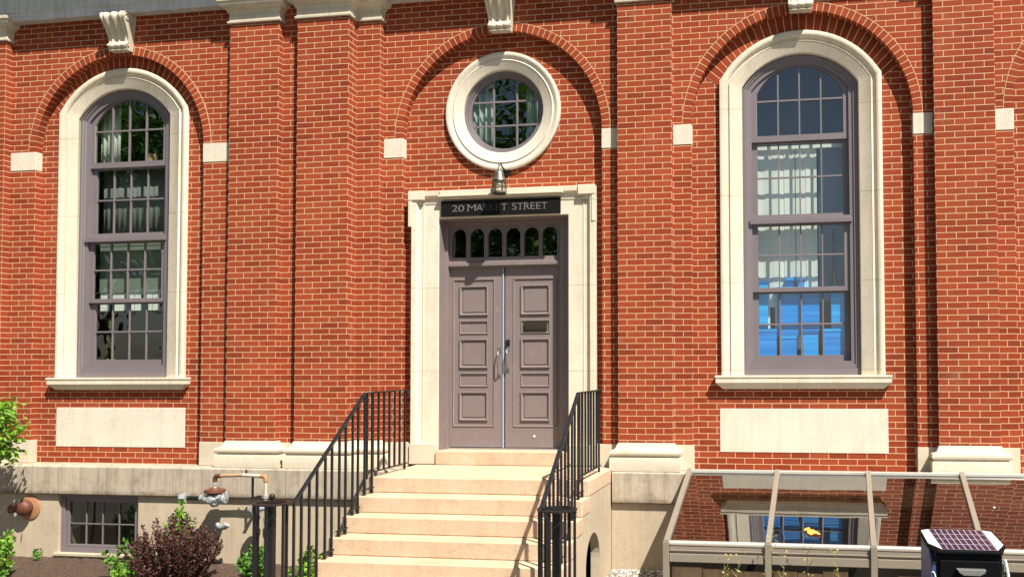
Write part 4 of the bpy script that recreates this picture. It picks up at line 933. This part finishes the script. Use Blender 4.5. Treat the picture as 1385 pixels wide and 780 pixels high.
# ------------------------------------------------------------------ planting
LEAF = leaf_mat('leaf_green', (.04, .14, .012), (.13, .28, .03)); LEAF2 = leaf_mat('leaf_bright', (.09, .24, .015), (.24, .40, .04)); MAR = leaf_mat('leaf_maroon', (.035, .010, .010), (.10, .034, .022), .10)
STEM = plain('stem_brown', (.09, .05, .03), .8); GST = plain('stem_green', (.12, .18, .04), .7)
def ground_z(y): return gzf(y)
def shrub(name, label, cat, x, y, rad, h, nst, lmat, smat, ll, lw, per, group=None, z0=None, droop=.0, seed=1, lean=.6, splay=None):
    rnd = random.Random(seed); random.seed(seed*13+1)
    t = thing(name, label, cat, group=group); z0 = ground_z(y)-.01 if z0 is None else z0
    ms, ml = MB(), MB()
    for s in range(nst):
        a = rnd.uniform(0, 2*pi); rr = rad*math.sqrt(rnd.random()); hh = h*(1-.45*(rr/rad)**2)*rnd.uniform(.75, 1.08)
        bx_, by_ = x+.25*rr*math.cos(a), y+.25*rr*math.sin(a); tx, ty_ = x+rr*math.cos(a), y+rr*math.sin(a)
        pts = []
        for k in range(7):
            u = k/6; pts.append(Vector((bx_+(tx-bx_)*u**lean+rnd.gauss(0, .008), by_+(ty_-by_)*u**lean+rnd.gauss(0, .008), z0+hh*(u-droop*u*u*u))))
        ms.tube(pts, [.0045*(1-.1*k) for k in range(7)], 5)
        for k in range(per):
            u = rnd.uniform(.18, 1)*6; i = min(5, int(u)); p = pts[i].lerp(pts[i+1], u-i); b = rnd.uniform(0, 2*pi)
            leaf_poly(ml, p, (math.cos(b), math.sin(b), rnd.uniform(-.2, 1.1)), ll*rnd.uniform(.6, 1.15), lw*rnd.uniform(.7, 1.2))
        for k in range(3):   # tip tuft
            b = rnd.uniform(0, 2*pi); leaf_poly(ml, pts[-1], (math.cos(b)*.6, math.sin(b)*.6, 1), ll*.9, lw)
    ms.build('stems', smat, t, weld=False); ml.build('foliage', lmat, t, weld=False); return t
shrub('barberry_bush', 'spiky dark maroon barberry shrub in the mulch bed', 'shrub', -6.86, -1.22, .50, .78, 170, MAR, STEM, .038, .018, 75, seed=3)
GP = 'leafy green plants in the mulch bed'
shrub('green_plant', 'upright bright green plant poking up behind the maroon shrub', 'plant', -7.02, -.98, .15, .86, 12, LEAF2, GST, .13, .036, 22, GP, seed=4, lean=1)
shrub('green_plant', 'low green plant in front of the basement window, left of the maroon shrub', 'plant', -7.62, -1.05, .22, .42, 15, LEAF, GST, .085, .04, 16, GP, seed=6)
shrub('green_plant', 'green plant at the left foot of the maroon shrub', 'plant', -7.25, -1.55, .14, .28, 10, LEAF2, GST, .07, .032, 10, GP, seed=7)
shrub('green_plant', 'green plant under the gas pipes, left of the railing newel', 'plant', -6.02, -.95, .20, .36, 18, LEAF, GST, .085, .042, 16, GP, seed=8)
shrub('green_plant', 'green plant seen between the balusters of the left railing', 'plant', -5.12, -1.35, .24, .46, 22, LEAF2, GST, .085, .04, 18, GP, seed=9)
shrub('green_plant', 'leafy green plant at the lower left corner below the standpipe', 'plant', -9.02, -1.25, .20, .56, 16, LEAF2, GST, .075, .035, 24, GP, seed=10)
shrub('green_plant', 'low spreading green plant at the bottom left corner of the bed', 'plant', -8.85, -1.75, .30, .26, 22, LEAF, GST, .07, .035, 16, GP, seed=11)
shrub('green_plant', 'tiny seedling in the mulch beside the basement window', 'plant', -9.30, -.52, .07, .14, 6, LEAF, GST, .05, .025, 6, GP, seed=12)
shrub('green_plant', 'low green plant beneath the maroon shrub near the bottom edge', 'plant', -6.05, -1.75, .2, .16, 14, LEAF2, GST, .06, .03, 8, GP, seed=13)
# leafy sapling at the left edge
def tree(name, label, x, y, z0, h, cr, cz, nl, lmat, ll, lw, trunk_r, seed, group=None, squash=1.0):
    rnd = random.Random(seed); random.seed(seed); t = thing(name, label, 'tree', group=group)
    mt, ml = MB(), MB()
    mt.tube([(x, y, z0), (x+.02*h, y, z0+h*.3), (x-.01*h, y+.01*h, z0+h*.6), (x, y, z0+h*.92)], [trunk_r, trunk_r*.8, trunk_r*.5, trunk_r*.15], 9)
    cl = []
    for k in range(26):
        a = rnd.uniform(0, 2*pi); e = rnd.uniform(-.9, 1.2); rr = cr*rnd.uniform(.45, .95)
        c = Vector((x+rr*math.cos(a)*math.cos(e*.8), y+rr*math.sin(a)*math.cos(e*.8), cz+rr*math.sin(e)*squash)); cl.append(c)
        s = Vector((x, y, min(cz, c.z-.15*h))); mt.tube([s, s.lerp(c, .5)+Vector((0, 0, .04*h)), c], [trunk_r*.4, trunk_r*.22, trunk_r*.06], 5)
    for k in range(nl):
        c = rnd.choice(cl); p = c+Vector((rnd.gauss(0, 1), rnd.gauss(0, 1), rnd.gauss(0, .8)))*cr*.2
        b = rnd.uniform(0, 2*pi); leaf_poly(ml, p, (math.cos(b), math.sin(b), rnd.uniform(-.9, .5)), ll*rnd.uniform(.6, 1.2), lw*rnd.uniform(.7, 1.2))
    mt.build('trunk', STEM, t, weld=False); ml.build('crown', lmat, t, weld=False); return t
tree('sapling', 'bright green leafy sapling entering at the left edge before the wall', -9.48, -1.10, -.47, 1.95, .34, 1.16, 1900, LEAF2, .085, .042, .018, 21, squash=1.25)
# street trees across the road: seen only in the window panes
for k, (x, y, s) in enumerate([(-19, -22, 1.6), (-12.0, -22.5, 1.5), (-27, -20, 1.5), (-34, -24, 1.6)]):
    tree('street_tree', ('second farthest', 'nearest', 'third', 'farthest')[k]+' along the road of the street trees opposite the building', x, y, -.7, 10.5*s, 3.6*s, 6.4*s, 9500, LEAF, .42, .24, .2, 31+k, 'street trees across the road')
# weeds before the enclosure
WD = plain('weed_stalk', (.22, .24, .07), .7)
for k, (x, h, lb, fl) in enumerate([(-.62, .30, 'thin dry weed before the left enclosure pane, shorter of the left pair', 0), (-.50, .36, 'thin weed before the left enclosure pane, taller of the left pair', 0), (-.22, .66, 'tallest weed, rising over the second rafter of the enclosure', 1), (-.12, .36, 'thin weed just right of the second enclosure post', 0), (.10, .62, 'dark bent weed stalk before the second enclosure pane', 1), (.40, .42, 'upright yellow weed below the orange leaf', 0), (1.86, .30, 'yellow weed stalk right of the litter bin', 0)]):
    t = thing('weed', lb, 'weed', group='weeds before the glass enclosure'); rnd = random.Random(90+k); y = -1.86; z0 = -.5
    zt_ = -.09+h*.62; m = MB(); pts = [(x+.03*math.sin(j*.8+k), y+.01*j, z0+(zt_-z0)*j/7) for j in range(8)]; m.tube(pts, [.0042-.0004*j for j in range(8)], 5)
    for j in (3, 4, 5, 6): p = pts[j]; s_ = rnd.choice((-1, 1)); m.tube([p, (p[0]+s_*.03, p[1], p[2]+.03), (p[0]+s_*.045, p[1], p[2]+.07)], [.003, .0025, .002], 4)
    m.build('stalk', WD if not (k == 4) else STEM, t, weld=False)
    ml = MB(); random.seed(k)
    for j in range(14):
        p = pts[rnd.choice((3, 4, 5, 6, 7, 7))]; b = rnd.uniform(0, 2*pi); leaf_poly(ml, (p[0]+rnd.uniform(-.04, .04), p[1], p[2]+rnd.uniform(0, .06)), (math.cos(b), math.sin(b)*.5, .6), .035, .016)
    ml.build('leaves', leaf_mat('weed_leaf', (.28, .32, .06), (.45, .42, .15)), t, weld=False)

# ------------------------------------------------------------------ render
S.render.engine = 'CYCLES'
S.cycles.max_bounces = 8; S.cycles.transparent_max_bounces = 12; S.cycles.glossy_bounces = 4
